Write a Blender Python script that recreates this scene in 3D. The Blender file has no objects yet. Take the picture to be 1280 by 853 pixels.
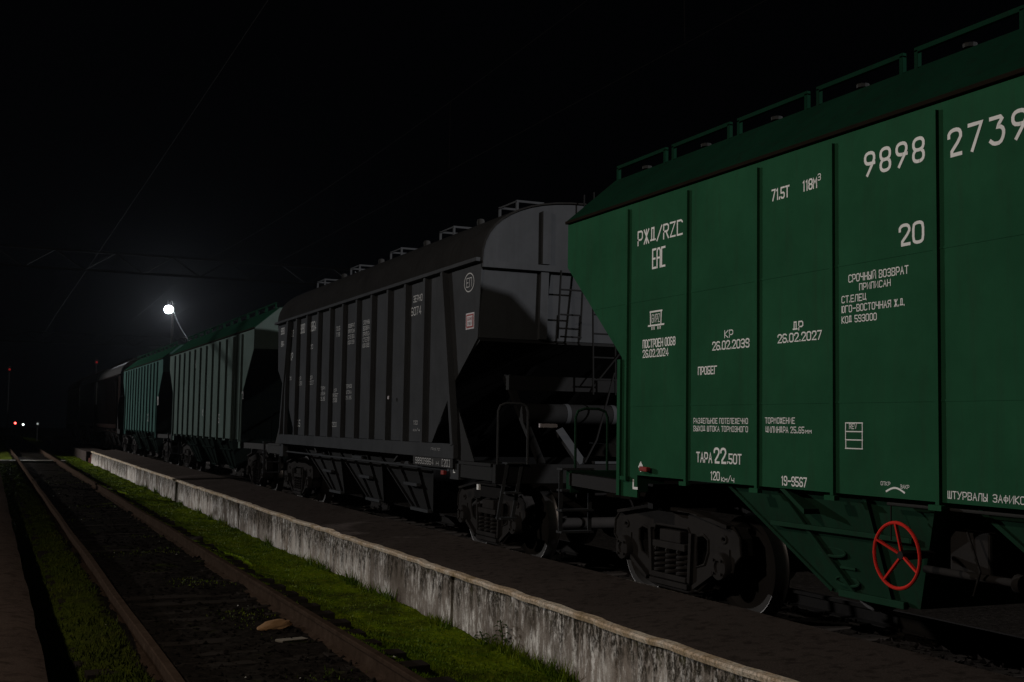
import bpy, bmesh, math, random
from mathutils import Vector, Matrix
import numpy as np
random.seed(7); rng = np.random.default_rng(7)
S = bpy.context.scene
COL = S.collection

# ------------------------------------------------------------------ camera
CAM_H = 1.772
cam_d = bpy.data.cameras.new('camera'); cam = bpy.data.objects.new('camera', cam_d); COL.objects.link(cam)
cam_d.sensor_width = 36.0; cam_d.lens = 36.0 * 1481 / 1280
cam_d.clip_start = .05; cam_d.clip_end = 1500
YAW, PIT, ROL = .415, .071, .016
cy_, sy_, cp_, sp_, cr_, sr_ = math.cos(YAW), math.sin(YAW), math.cos(PIT), math.sin(PIT), math.cos(ROL), math.sin(ROL)
fwd = Vector((sy_ * cp_, cy_ * cp_, sp_)); right0 = Vector((cy_, -sy_, 0)); up0 = right0.cross(fwd)
right = right0 * cr_ + up0 * sr_; up = up0 * cr_ - right0 * sr_
cam.matrix_world = Matrix(((right.x, up.x, -fwd.x, 0), (right.y, up.y, -fwd.y, 0), (right.z, up.z, -fwd.z, CAM_H), (0, 0, 0, 1)))
S.camera = cam

# ------------------------------------------------------------------ world (night sky) and exposure
W = bpy.data.worlds.new('World'); S.world = W; W.use_nodes = True
bg = W.node_tree.nodes['Background']
bg.inputs[0].default_value = (.75, .9, 1.25, 1); bg.inputs[1].default_value = .00055
S.view_settings.view_transform = 'Standard'; S.view_settings.look = 'None'
S.view_settings.exposure = 0; S.view_settings.gamma = 1; S.view_settings.use_curve_mapping = False
S.cycles.use_denoising = True
S.cycles.max_bounces = 4; S.cycles.diffuse_bounces = 2; S.cycles.glossy_bounces = 2
S.cycles.sample_clamp_indirect = 2.0

# ------------------------------------------------------------------ yard lights (masts stand outside the picture)
def spot(name, loc, aim, power, color, size, rad):
    l = bpy.data.lights.new(name, 'SPOT'); l.energy = power; l.color = color; l.spot_size = math.radians(size)
    l.spot_blend = .4; l.shadow_soft_size = rad
    o = bpy.data.objects.new(name, l); COL.objects.link(o); o.location = loc
    o.rotation_euler = (Vector(aim) - Vector(loc)).to_track_quat('-Z', 'Y').to_euler()
    return o
spot('yard_floodlight', (-45, 100, 20), (5, 22, 1), 155000, (1.0, .985, .965), 60, .45)
spot('yard_floodlight', (50, -40, 25.6), (7.5, 22, 3), 125000, (1.0, .98, .98), 60, .9)
spot('platform_light', (-4.5, 8, 7.2), (3.5, 8.5, 0), 1000, (1.0, .86, .72), 160, .15)

# ------------------------------------------------------------------ helpers
def tag(o, label=None, cat=None, group=None, kind=None):
    if label: o['label'] = label
    if cat: o['category'] = cat
    if group: o['group'] = group
    if kind: o['kind'] = kind
    return o
def empty(name, loc=(0, 0, 0)):
    o = bpy.data.objects.new(name, None); COL.objects.link(o); o.location = loc; o.empty_display_size = .2
    return o
class MB:
    def __init__(s): s.v = []; s.f = []
    def add(s, vs, fs):
        n = len(s.v); s.v += [tuple(p) for p in vs]; s.f += [tuple(i + n for i in f) for f in fs]
    def box(s, x0, x1, y0, y1, z0, z1):
        s.add([(x0, y0, z0), (x1, y0, z0), (x1, y1, z0), (x0, y1, z0), (x0, y0, z1), (x1, y0, z1), (x1, y1, z1), (x0, y1, z1)],
              [(3, 2, 1, 0), (4, 5, 6, 7), (0, 1, 5, 4), (1, 2, 6, 5), (2, 3, 7, 6), (3, 0, 4, 7)]); return s
    def bar(s, p, q, w, h, side=(1, 0, 0)):
        p, q = Vector(p), Vector(q); d = (q - p).normalized(); a = Vector(side)
        a = (a - d * a.dot(d))
        if a.length < 1e-4: a = Vector((0, 0, 1)) - d * d.z
        a.normalize(); b = d.cross(a); a *= w / 2; b *= h / 2
        s.add([p - a - b, p + a - b, p + a + b, p - a + b, q - a - b, q + a - b, q + a + b, q - a + b],
              [(3, 2, 1, 0), (4, 5, 6, 7), (0, 1, 5, 4), (1, 2, 6, 5), (2, 3, 7, 6), (3, 0, 4, 7)]); return s
    def tube(s, pts, r, n=8, closed=False):
        P = [Vector(p) for p in pts]; m = len(P); rings = []
        ref = None
        for i in range(m):
            a = P[(i - 1) % m] if (closed or i > 0) else P[i]; b = P[(i + 1) % m] if (closed or i < m - 1) else P[i]
            d = (b - a).normalized()
            if ref is None:
                ref = d.orthogonal().normalized()
            ref = (ref - d * ref.dot(d)).normalized(); bb = d.cross(ref)
            rings.append([P[i] + (ref * math.cos(t) + bb * math.sin(t)) * r for t in [2 * math.pi * k / n for k in range(n)]])
        vs = [p for R in rings for p in R]; fs = []
        for i in range(m if closed else m - 1):
            j = (i + 1) % m
            for k in range(n):
                l = (k + 1) % n; fs.append((i * n + k, i * n + l, j * n + l, j * n + k))
        if not closed:
            fs.append(tuple(range(n - 1, -1, -1))); fs.append(tuple((m - 1) * n + k for k in range(n)))
        s.add(vs, fs); return s
    def prism(s, poly, a, b, axis='x'):
        # polygon (u, w) extruded a..b: axis x -> (y, z), axis y -> (x, z), axis z -> (x, y)
        n = len(poly)
        mk = {'x': lambda u, w, t: (t, u, w), 'y': lambda u, w, t: (u, t, w), 'z': lambda u, w, t: (u, w, t)}[axis]
        vs = [mk(u, w, a) for u, w in poly] + [mk(u, w, b) for u, w in poly]
        fs = [tuple(range(n)), tuple(range(2 * n - 1, n - 1, -1))] + [(i, i + n, (i + 1) % n + n, (i + 1) % n) for i in range(n)]
        s.add(vs, fs); return s
    def lathe(s, prof, c, axis='x', n=32, cap=True):
        # prof: (offset along axis, radius)
        c = Vector(c); vs = []; fs = []; m = len(prof)
        for o, r in prof:
            for k in range(n):
                t = 2 * math.pi * k / n; a, b = r * math.cos(t), r * math.sin(t)
                vs.append(c + Vector({'x': (o, a, b), 'y': (a, o, b), 'z': (a, b, o)}[axis]))
        for i in range(m - 1):
            for k in range(n):
                l = (k + 1) % n; fs.append((i * n + k, i * n + l, (i + 1) * n + l, (i + 1) * n + k))
        if cap: fs.append(tuple(range(n - 1, -1, -1))); fs.append(tuple((m - 1) * n + k for k in range(n)))
        s.add(vs, fs); return s
    def build(s, name, mat, parent=None, smooth=False, bevel=0, fix=True):
        me = bpy.data.meshes.new(name); me.from_pydata(s.v, [], s.f); me.materials.append(mat)
        if fix:
            bm = bmesh.new(); bm.from_mesh(me); bmesh.ops.recalc_face_normals(bm, faces=bm.faces); bm.to_mesh(me); bm.free()
        if smooth:
            me.polygons.foreach_set('use_smooth', [True] * len(me.polygons))
            try: me.set_sharp_from_angle(angle=math.radians(40))
            except Exception: pass
        o = bpy.data.objects.new(name, me); COL.objects.link(o)
        if parent: o.parent = parent
        if bevel:
            b = o.modifiers.new('bevel', 'BEVEL'); b.width = bevel; b.segments = 2; b.limit_method = 'ANGLE'; b.angle_limit = math.radians(40)
        return o
def holed(outer, holes, x0, x1):
    """plate in the (y, z) plane with holes, thickness x0..x1 -> bmesh verts/faces in an MB"""
    bm = bmesh.new(); E_ = []
    for loop in [outer] + holes:
        vs = [bm.verts.new((x0, u, w)) for u, w in loop]
        E_ += [bm.edges.new((vs[i], vs[(i + 1) % len(vs)])) for i in range(len(vs))]
    bmesh.ops.triangle_fill(bm, edges=E_, use_beauty=True)
    g = bmesh.ops.extrude_face_region(bm, geom=bm.faces[:])
    for v in g['geom']:
        if isinstance(v, bmesh.types.BMVert): v.co.x = x1
    bm.verts.index_update(); m = MB()
    m.add([v.co[:] for v in bm.verts], [tuple(v.index for v in f.verts) for f in bm.faces]); bm.free()
    return m
def copy_tree(o, parent=None):
    c = o.copy(); COL.objects.link(c)
    if parent: c.parent = parent
    for ch in list(o.children): copy_tree(ch, c)
    return c

# ------------------------------------------------------------------ materials
def new_mat(name):
    m = bpy.data.materials.new(name); m.use_nodes = True
    nt = m.node_tree; b = nt.nodes['Principled BSDF']; return m, nt, b
def N(nt, t, **k):
    n = nt.nodes.new(t)
    for a, v in k.items():
        if a.startswith('_'): setattr(n, a[1:], v)
        else: n.inputs[a].default_value = v
    return n
def ramp(nt, src, stops):
    r = nt.nodes.new('ShaderNodeValToRGB'); e = r.color_ramp.elements
    while len(e) > 1: e.remove(e[-1])
    e[0].position, e[0].color = stops[0][0], (*stops[0][1], 1)
    for p, c in stops[1:]:
        x = e.new(p); x.color = (*c, 1)
    nt.links.new(src, r.inputs[0]); return r
def mixc(nt, fac, a, b, mode='MIX'):
    m = nt.nodes.new('ShaderNodeMix'); m.data_type = 'RGBA'; m.blend_type = mode
    for idx, v in ((0, fac), (6, a), (7, b)):
        if isinstance(v, (int, float)): m.inputs[idx].default_value = v
        elif isinstance(v, tuple): m.inputs[idx].default_value = (*v, 1)
        else: nt.links.new(v, m.inputs[idx])
    return m.outputs[2]
def coords(nt, scale=(1, 1, 1), kind='Object'):
    tc = nt.nodes.new('ShaderNodeTexCoord'); mp = nt.nodes.new('ShaderNodeMapping'); mp.inputs['Scale'].default_value = scale
    nt.links.new(tc.outputs[kind], mp.inputs[0]); return mp.outputs[0]
def noise(nt, vec, scale, detail=6, rough=.6):
    n = N(nt, 'ShaderNodeTexNoise', Scale=scale, Detail=detail, Roughness=rough); nt.links.new(vec, n.inputs['Vector']); return n.outputs[0]
def bump(nt, b, h, strength=.3, dist=.02):
    x = N(nt, 'ShaderNodeBump', Strength=strength, Distance=dist); nt.links.new(h, x.inputs['Height']); nt.links.new(x.outputs[0], b.inputs['Normal'])
def paint(name, col, dirt=(.05, .045, .04), amount=.35, rough=.5, streak=True, metallic=0, bmp=.15, spec=0.0):
    if 'stencil' not in name: col = tuple(c * .67 for c in col); dirt = tuple(c * .67 for c in dirt)
    m, nt, b = new_mat(name)
    v1 = coords(nt, (1, 1, 1)); v2 = coords(nt, (3, 3, .25))
    n1 = noise(nt, v1, 1.7, 8, .65); n2 = noise(nt, v2, 4, 5, .6); n3 = noise(nt, v1, 40, 4, .6)
    base = mixc(nt, ramp(nt, n1, [(.3, (0, 0, 0)), (.7, (1, 1, 1))]).outputs[0], tuple(c * .86 for c in col), tuple(min(1, c * 1.14) for c in col))
    f = ramp(nt, n2 if streak else n1, [(.5, (0, 0, 0)), (.8, (amount, amount, amount))]).outputs[0]
    c2 = mixc(nt, f, base, dirt)
    f3 = ramp(nt, n3, [(.62, (0, 0, 0)), (.75, (amount * .6,) * 3)]).outputs[0]
    c3 = mixc(nt, f3, c2, dirt)
    nt.links.new(c3, b.inputs['Base Color'])
    r = ramp(nt, n1, [(.2, (rough - .08,) * 3), (.8, (min(1, rough + .15),) * 3)]); nt.links.new(r.outputs[0], b.inputs['Roughness'])
    b.inputs['Metallic'].default_value = metallic
    b.inputs['Specular IOR Level'].default_value = spec
    if bmp: bump(nt, b, noise(nt, v1, 3.0, 3, .5), bmp, .012)
    return m
def plain(name, col, rough=.6, metallic=0, emit=None, strength=0):
    m, nt, b = new_mat(name)
    n1 = noise(nt, coords(nt), 25, 5, .6)
    c = mixc(nt, n1, tuple(x * .8 for x in col), tuple(min(1, x * 1.2) for x in col))
    nt.links.new(c, b.inputs['Base Color']); b.inputs['Roughness'].default_value = rough; b.inputs['Metallic'].default_value = metallic; b.inputs['Specular IOR Level'].default_value = .5 if metallic else .03
    if emit:
        b.inputs['Emission Color'].default_value = (*emit, 1); b.inputs['Emission Strength'].default_value = strength
    return m

M = {}
M['green'] = paint('green_paint', (.030, .126, .064), (.040, .07, .046), .4, .6, True, 0, .45)
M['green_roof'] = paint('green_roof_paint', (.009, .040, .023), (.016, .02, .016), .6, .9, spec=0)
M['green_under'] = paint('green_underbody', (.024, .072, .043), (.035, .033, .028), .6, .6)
M['grey'] = paint('grey_paint', (.080, .084, .091), (.064, .065, .069), .5, .55)
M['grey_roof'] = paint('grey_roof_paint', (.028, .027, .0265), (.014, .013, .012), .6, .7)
M['dusty'] = paint('dusty_green_paint', (.115, .155, .142), (.15, .15, .14), .5, .6)
M['teal'] = paint('teal_green_paint', (.060, .118, .106), (.08, .085, .08), .5, .6)
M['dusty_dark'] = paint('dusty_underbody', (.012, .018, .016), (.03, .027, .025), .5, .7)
M['brown'] = paint('brown_paint', (.013, .0085, .0075), (.012, .010, .009), .5, .65)
M['white'] = paint('stencil_white', (.90, .90, .89), (.5, .55, .5), .3, .6, False, 0, 0)
M['dull_white'] = paint('faded_stencil_white', (.5, .5, .5), (.15, .15, .15), .6, .7, False, 0, 0)
M['steel'] = paint('grimy_cast_steel', (.045, .042, .041), (.014, .013, .013), .9, .75, False, .0, .5)
M['wheel'] = paint('wheel_steel', (.050, .047, .046), (.03, .028, .027), .7, .6, False, .3)
M['tread'] = plain('polished_tread', (.10, .095, .095), .42, .9)
M['black'] = plain('black_underframe', (.012, .011, .011), .7)
M['rust'] = paint('rust_lip', (.020, .016, .012), (.02, .015, .012), .6, .8, False)
M['red'] = paint('red_enamel_stencil', (.66, .036, .028), (.20, .03, .022), .6, .5, False, 0, .1)
M['dull_red'] = plain('dull_red_paint', (.25, .03, .025), .6)
M['yellow'] = plain('yellow_reflector', (.7, .6, .05), .4)
M['sticker'] = plain('sticker_white', (.42, .38, .40), .5)
M['wire'] = plain('copper_wire', (.0035, .0028, .0025), .95)
M['pole'] = paint('galvanised_pole', (.06, .06, .06), (.03, .03, .03), .5, .6)
M['lamp'] = plain('lamp_glass', (.9, .9, .9), .3, 0, (.93, .95, 1.0), 60)
M['sig_red'] = plain('signal_red_glass', (.5, .02, .02), .3, 0, (1, .06, .05), 9)
M['sig_red_dim'] = plain('beacon_red_glass', (.2, .01, .01), .3, 0, (1, .04, .04), .13)
M['sig_white'] = plain('signal_white_glass', (.6, .6, .6), .3, 0, (.9, 1, .95), 3)
M['sig_dim'] = plain('signal_dim_glass', (.3, .3, .3), .3, 0, (.9, 1, .95), .25)

def rust_rail_mat():
    m, nt, b = new_mat('rusty_rail'); v = coords(nt); n1 = noise(nt, v, 6, 8, .7); n2 = noise(nt, v, 60, 4, .6)
    c = ramp(nt, n1, [(.3, (.028, .019, .014)), (.55, (.050, .034, .025)), (.75, (.07, .05, .038))]).outputs[0]
    c = mixc(nt, ramp(nt, n2, [(.5, (0, 0, 0)), (.7, (.6,) * 3)]).outputs[0], c, (.03, .02, .015))
    nt.links.new(c, b.inputs['Base Color']); b.inputs['Roughness'].default_value = .9; b.inputs['Specular IOR Level'].default_value = .0; bump(nt, b, n2, .4, .004); return m
M['rail'] = rust_rail_mat()
def asphalt_mat(name, col):
    m, nt, b = new_mat(name); v = coords(nt); n1 = noise(nt, v, .7, 8, .65); n2 = noise(nt, v, 90, 4, .7); n3 = noise(nt, v, 9, 6, .6)
    c = mixc(nt, ramp(nt, n1, [(.3, (0, 0, 0)), (.7, (1, 1, 1))]).outputs[0], tuple(x * .75 for x in col), tuple(x * 1.25 for x in col))
    c = mixc(nt, ramp(nt, n2, [(.45, (0, 0, 0)), (.68, (.7,) * 3)]).outputs[0], c, tuple(x * 1.9 for x in col))
    c = mixc(nt, ramp(nt, n3, [(.5, (0, 0, 0)), (.68, (.75,) * 3)]).outputs[0], c, tuple(x * .45 for x in col))
    nt.links.new(c, b.inputs['Base Color']); b.inputs['Roughness'].default_value = .85; b.inputs['Specular IOR Level'].default_value = 0; bump(nt, b, n2, .5, .006); return m
M['asphalt'] = asphalt_mat('platform_asphalt', (.048, .039, .035))
M['asphalt2'] = asphalt_mat('old_platform_asphalt', (.038, .028, .023))
def wall_mat():
    m, nt, b = new_mat('stained_concrete')
    oi = nt.nodes.new('ShaderNodeObjectInfo'); tc = nt.nodes.new('ShaderNodeTexCoord')
    geo = nt.nodes.new('ShaderNodeNewGeometry')
    def mapped(sc):
        mp = nt.nodes.new('ShaderNodeMapping'); mp.inputs['Scale'].default_value = sc; nt.links.new(geo.outputs['Position'], mp.inputs[0]); return mp.outputs[0]
    va = mapped((1, 1, 1)); vs = mapped((1, 1, .22)); vs2 = mapped((1, 1, .6))
    # every slab weathers in its own way: shift the noise per object
    off = nt.nodes.new('ShaderNodeCombineXYZ'); om = N(nt, 'ShaderNodeMath', _operation='MULTIPLY'); nt.links.new(oi.outputs['Random'], om.inputs[0]); om.inputs[1].default_value = 60
    nt.links.new(om.outputs[0], off.inputs[0])
    def sh(v):
        a = nt.nodes.new('ShaderNodeVectorMath'); a.operation = 'ADD'; nt.links.new(v, a.inputs[0]); nt.links.new(off.outputs[0], a.inputs[1]); return a.outputs[0]
    va, vs, vs2 = sh(va), sh(vs), sh(vs2)
    def math_(op, a, b_):
        n_ = N(nt, 'ShaderNodeMath', _operation=op)
        for k, x in ((0, a), (1, b_)):
            if isinstance(x, (int, float)): n_.inputs[k].default_value = x
            else: nt.links.new(x, n_.inputs[k])
        return n_.outputs[0]
    def band(x, a, b_, hi=1.0):
        n_ = N(nt, 'ShaderNodeMapRange'); nt.links.new(x, n_.inputs['Value']); n_.inputs['From Min'].default_value = a; n_.inputs['From Max'].default_value = b_; n_.inputs['To Max'].default_value = hi; return n_.outputs[0]
    big = noise(nt, va, 1.6, 6, .6); st = noise(nt, vs, 7, 6, .6); st2 = noise(nt, vs, 15, 7, .68); fine = noise(nt, va, 60, 5, .7); mot = noise(nt, vs2, 24, 7, .78); med = noise(nt, va, 9, 6, .7)
    sep = nt.nodes.new('ShaderNodeSeparateXYZ'); nt.links.new(geo.outputs['Position'], sep.inputs[0])
    h = band(sep.outputs[2], -.45, .13)
    rnd = oi.outputs['Random']
    col = ramp(nt, big, [(.34, (.24, .20, .17)), (.5, (.42, .365, .325)), (.66, (.55, .50, .46))]).outputs[0]
    # whole-slab tone
    tone = band(math_('FRACT', math_('MULTIPLY', rnd, 7.31), 0), 0, 1); tone = math_('ADD', math_('MULTIPLY', tone, .6), .5)
    tc3 = nt.nodes.new('ShaderNodeCombineColor'); [nt.links.new(tone, tc3.inputs[k]) for k in range(3)]
    col = mixc(nt, 1.0, col, tc3.outputs[0], 'MULTIPLY')
    # peeling whitewash: white runs low on the slab, speckled
    wl = math_('MULTIPLY', band(st2, .47, .60), band(math_('ADD', big, math_('MULTIPLY', rnd, .14)), .46, .57)); wl = math_('MULTIPLY', wl, band(mot, .40, .54)); col = mixc(nt, wl, col, (.82, .79, .77))
    # black mould hanging from the top edge, broken into specks and runs
    dm = math_('ADD', math_('ADD', math_('MULTIPLY', h, .72), math_('MULTIPLY', math_('SUBTRACT', st, .5), 1.5)), math_('MULTIPLY', math_('FRACT', math_('MULTIPLY', rnd, 3.77), 0), .32))
    dm = math_('MULTIPLY', band(dm, .40, .70, .97), band(mot, .62, .46)); col = mixc(nt, dm, col, (.030, .026, .020))
    mo = math_('MULTIPLY', band(med, .55, .66, .7), band(h, .35, .95)); col = mixc(nt, mo, col, (.05, .05, .015))
    ru = band(noise(nt, vs, 2.7, 4, .5), .64, .72, .65); col = mixc(nt, ru, col, (.15, .09, .05))
    col = mixc(nt, math_('MULTIPLY', band(fine, .60, .68, .8), band(big, .42, .56)), col, (.66, .62, .58))
    col = mixc(nt, band(fine, .42, .34, .8), col, (.045, .04, .034))
    nt.links.new(col, b.inputs['Base Color']); b.inputs['Roughness'].default_value = .95; b.inputs['Specular IOR Level'].default_value = 0; bump(nt, b, fine, .7, .010); return m
M['wall'] = wall_mat()
def coping_mat():
    m, nt, b = new_mat('worn_coping'); v = coords(nt); n1 = noise(nt, v, 4, 7, .7); n2 = noise(nt, v, 45, 5, .7)
    c = ramp(nt, n1, [(.3, (.30, .22, .12)), (.45, (.60, .46, .33)), (.6, (.75, .66, .56)), (.75, (.38, .28, .14))]).outputs[0]
    c = mixc(nt, ramp(nt, n2, [(.45, (0, 0, 0)), (.65, (.7,) * 3)]).outputs[0], c, (.10, .085, .055))
    nt.links.new(c, b.inputs['Base Color']); b.inputs['Roughness'].default_value = .9; b.inputs['Specular IOR Level'].default_value = 0; bump(nt, b, n2, .8, .01); return m
M['coping'] = coping_mat()
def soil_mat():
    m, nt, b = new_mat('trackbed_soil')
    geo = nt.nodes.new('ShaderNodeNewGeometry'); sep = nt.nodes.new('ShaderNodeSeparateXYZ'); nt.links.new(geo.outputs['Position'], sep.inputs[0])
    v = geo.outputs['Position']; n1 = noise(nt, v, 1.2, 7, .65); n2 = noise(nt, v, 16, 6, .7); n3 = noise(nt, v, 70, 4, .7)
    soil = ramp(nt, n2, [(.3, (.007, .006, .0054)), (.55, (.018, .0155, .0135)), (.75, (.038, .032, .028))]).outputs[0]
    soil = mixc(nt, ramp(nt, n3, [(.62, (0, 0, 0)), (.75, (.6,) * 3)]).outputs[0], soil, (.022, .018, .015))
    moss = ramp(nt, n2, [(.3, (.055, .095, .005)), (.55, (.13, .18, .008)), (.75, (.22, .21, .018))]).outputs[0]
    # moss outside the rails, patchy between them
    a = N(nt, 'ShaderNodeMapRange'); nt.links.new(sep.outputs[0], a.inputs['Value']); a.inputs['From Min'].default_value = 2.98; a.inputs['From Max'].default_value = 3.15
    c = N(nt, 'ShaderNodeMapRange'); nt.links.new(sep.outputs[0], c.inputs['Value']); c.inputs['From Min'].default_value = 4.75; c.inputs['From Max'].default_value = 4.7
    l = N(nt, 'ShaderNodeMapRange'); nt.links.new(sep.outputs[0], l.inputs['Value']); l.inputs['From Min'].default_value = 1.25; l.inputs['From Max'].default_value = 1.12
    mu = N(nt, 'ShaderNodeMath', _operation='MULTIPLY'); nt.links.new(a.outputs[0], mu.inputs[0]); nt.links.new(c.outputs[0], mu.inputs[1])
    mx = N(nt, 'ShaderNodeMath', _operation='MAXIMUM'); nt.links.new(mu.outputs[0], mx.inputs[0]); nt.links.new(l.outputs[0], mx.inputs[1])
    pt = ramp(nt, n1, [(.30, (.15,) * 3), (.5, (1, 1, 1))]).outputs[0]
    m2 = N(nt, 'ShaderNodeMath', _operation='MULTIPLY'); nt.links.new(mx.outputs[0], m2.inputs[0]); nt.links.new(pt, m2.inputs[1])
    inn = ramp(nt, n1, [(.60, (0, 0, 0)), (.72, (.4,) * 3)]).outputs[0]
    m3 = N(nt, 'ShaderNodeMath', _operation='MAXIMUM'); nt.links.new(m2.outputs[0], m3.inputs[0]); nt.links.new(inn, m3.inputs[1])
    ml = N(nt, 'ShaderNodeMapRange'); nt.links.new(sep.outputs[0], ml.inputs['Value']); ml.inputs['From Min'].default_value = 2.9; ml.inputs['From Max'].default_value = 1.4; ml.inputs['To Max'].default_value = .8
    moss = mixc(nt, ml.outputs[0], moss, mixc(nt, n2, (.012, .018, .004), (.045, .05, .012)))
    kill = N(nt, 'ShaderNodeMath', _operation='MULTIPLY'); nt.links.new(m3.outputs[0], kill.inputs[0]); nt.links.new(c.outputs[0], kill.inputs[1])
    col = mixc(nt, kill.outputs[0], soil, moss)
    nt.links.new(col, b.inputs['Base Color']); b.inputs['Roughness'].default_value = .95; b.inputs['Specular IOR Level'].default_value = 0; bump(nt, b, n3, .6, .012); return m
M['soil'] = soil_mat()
M['sleeper'] = paint('old_timber_sleeper', (.040, .034, .030), (.016, .014, .012), .7, .85, False, 0, .4)
M['stone'] = paint('ballast_stone', (.018, .015, .0135), (.010, .009, .008), .6, .9, False)
def grass_mat():
    m, nt, b = new_mat('grass_blades'); geo = nt.nodes.new('ShaderNodeNewGeometry'); v = geo.outputs['Position']
    n1 = noise(nt, v, 1.9, 7, .65); n2 = noise(nt, v, 45, 3, .6)
    c = ramp(nt, n1, [(.32, (.040, .085, .005)), (.46, (.10, .165, .005)), (.60, (.195, .235, .009)), (.72, (.27, .235, .022))]).outputs[0]
    c = mixc(nt, ramp(nt, n2, [(.35, (0, 0, 0)), (.7, (.6,) * 3)]).outputs[0], c, (.08, .145, .006))
    sp = nt.nodes.new('ShaderNodeSeparateXYZ'); nt.links.new(v, sp.inputs[0])
    mr = N(nt, 'ShaderNodeMapRange'); nt.links.new(sp.outputs[0], mr.inputs['Value']); mr.inputs['From Min'].default_value = 2.9; mr.inputs['From Max'].default_value = 1.4; mr.inputs['To Max'].default_value = .8
    c = mixc(nt, mr.outputs[0], c, mixc(nt, n1, (.014, .024, .005), (.045, .046, .012)))
    nt.links.new(c, b.inputs['Base Color']); b.inputs['Roughness'].default_value = .7; b.inputs['Specular IOR Level'].default_value = .05
    b.inputs['Subsurface Weight'].default_value = 0; return m
M['grass'] = grass_mat()
M['leaf'] = plain('weed_leaf', (.045, .075, .022), .6)
M['tan'] = plain('tan_stone', (.24, .14, .07), .9)
M['litter'] = plain('white_litter', (.6, .6, .58), .6)
M['timber'] = plain('weathered_board', (.22, .20, .17), .9)
M['step'] = paint('brick_red_step', (.10, .045, .035), (.05, .03, .025), .6, .9, False)
M['hills'] = plain('dark_land', (.008, .008, .007), .95)

# ------------------------------------------------------------------ ground
g = MB(); g.add([(-170, -60, -.62), (170, -60, -.62), (170, 300, -.62), (-170, 300, -.62)], [(0, 1, 2, 3)])
tag(g.build('ground', M['hills'], fix=False), kind='structure')
def vnoise(x, y, s, seed):
    r = np.random.default_rng(seed); T = r.random((64, 64)); X = np.asarray(x) * s; Y = np.asarray(y) * s
    i = np.floor(X).astype(int); j = np.floor(Y).astype(int); u = X - i; w = Y - j; u = u * u * (3 - 2 * u); w = w * w * (3 - 2 * w)
    i %= 64; j %= 64; i1 = (i + 1) % 64; j1 = (j + 1) % 64
    return (T[i, j] * (1 - u) + T[i1, j] * u) * (1 - w) + (T[i, j1] * (1 - u) + T[i1, j1] * u) * w - .5
PX = np.array([-60, -2, .3, .5, .9, 1.15, 1.35, 2.1, 2.85, 3.05, 3.4, 3.9, 4.3, 4.75, 5.7, 6.2, 6.7, 8.3, 9.2, 10.5, 60])
PZ = np.array([-.5, -.45, -.42, -.36, -.215, -.185, -.222, -.226, -.222, -.195, -.29, -.41, -.42, -.41, -.33, -.24, -.205, -.205, -.26, -.45, -.5])
def gz(x, y):
    z = np.interp(x, PX, PZ)
    return z + .05 * vnoise(x, y, 1.1, 1) + .03 * vnoise(x, y, 4, 2) + .022 * vnoise(x, y, 11, 3)
xs = np.unique(np.concatenate([[-60, -30, -10, -2], np.arange(.2, 6.0, .05), np.arange(6, 10.5, .15), [12, 20, 40, 60]]))
ys = [-12.0]
while ys[-1] < 140: ys.append(ys[-1] + (.6 if ys[-1] < 2 else max(.05, (ys[-1]) * .0075)))
ys = np.array(ys); GX, GY = np.meshgrid(xs, ys); GZ = gz(GX.ravel(), GY.ravel())
nx = len(xs); ny = len(ys)
vv = np.stack([GX.ravel(), GY.ravel(), GZ], 1)
ii, jj = np.meshgrid(np.arange(nx - 1), np.arange(ny - 1)); k = (jj * nx + ii).ravel()
ff = np.stack([k, k + 1, k + nx + 1, k + nx], 1)
tb = MB(); tb.v = vv.tolist(); tb.f = ff.tolist()
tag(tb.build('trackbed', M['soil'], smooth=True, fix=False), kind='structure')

# ------------------------------------------------------------------ railway tracks
RAILP = [(-.075, 0), (.075, 0), (.075, .012), (.012, .030), (.010, .13), (.0375, .145), (.0375, .172), (.030, .18), (-.030, .18), (-.0375, .172), (-.0375, .145), (-.010, .13), (-.012, .030), (-.075, .012)]
def track(cx, top, y0, y1, sl0, nsl, label, rmat):
    root = empty('railway_track', (cx, 8, top - .18)); tag(root, label, 'railway track', 'tracks of the yard')
    for s in (-1, 1):
        m = MB(); P = [(u + s * .797, w) for u, w in RAILP]; n = len(P); Y = [y0]
        while Y[-1] < y1: Y.append(Y[-1] + 1.5)
        for i, y in enumerate(Y):
            dx = .006 * math.sin(y * .9 + s) ; dz = .006 * math.sin(y * .6 + 2 * s)
            m.v += [(u + dx, y - 8, w + dz) for u, w in P]
        for i in range(len(Y) - 1):
            for q in range(n): m.f.append((i * n + q, i * n + (q + 1) % n, (i + 1) * n + (q + 1) % n, (i + 1) * n + q))
        m.build('rail', rmat, root)
    sm = MB(); h = .13
    sm.box(-1.32, 1.32, -.11, .11, -h, -.006)
    for s in (-1, 1):
        sm.box(s * .797 - .17, s * .797 + .17, -.085, .085, -.008, .010)
        for d in (-.12, .12): sm.lathe([(.009, .017), (.035, .017), (.042, .010)], (s * .797 + d, .04, 0), 'z', 6)
    first = None
    for i in range(nsl):
        if first is None: o = first = sm.build('sleeper', M['sleeper'], root, bevel=.008)
        else: o = first.copy(); COL.objects.link(o)
        o.location = (random.uniform(-.04, .04), sl0 - 8 + i * .57 + random.uniform(-.04, .04), random.uniform(-.010, .006)); o.rotation_euler = (random.uniform(-.02, .02), random.uniform(-.012, .012), random.uniform(-.03, .03))
    return root
track(2.105, -.045, -6, 125, 3.2, 94, 'rusty empty track with mossy sleepers between the two platforms', M['rail'])
track(7.5, 0, -6, 125, 4, 60, 'track in deep shadow under the grain wagons', M['steel'])

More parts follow.
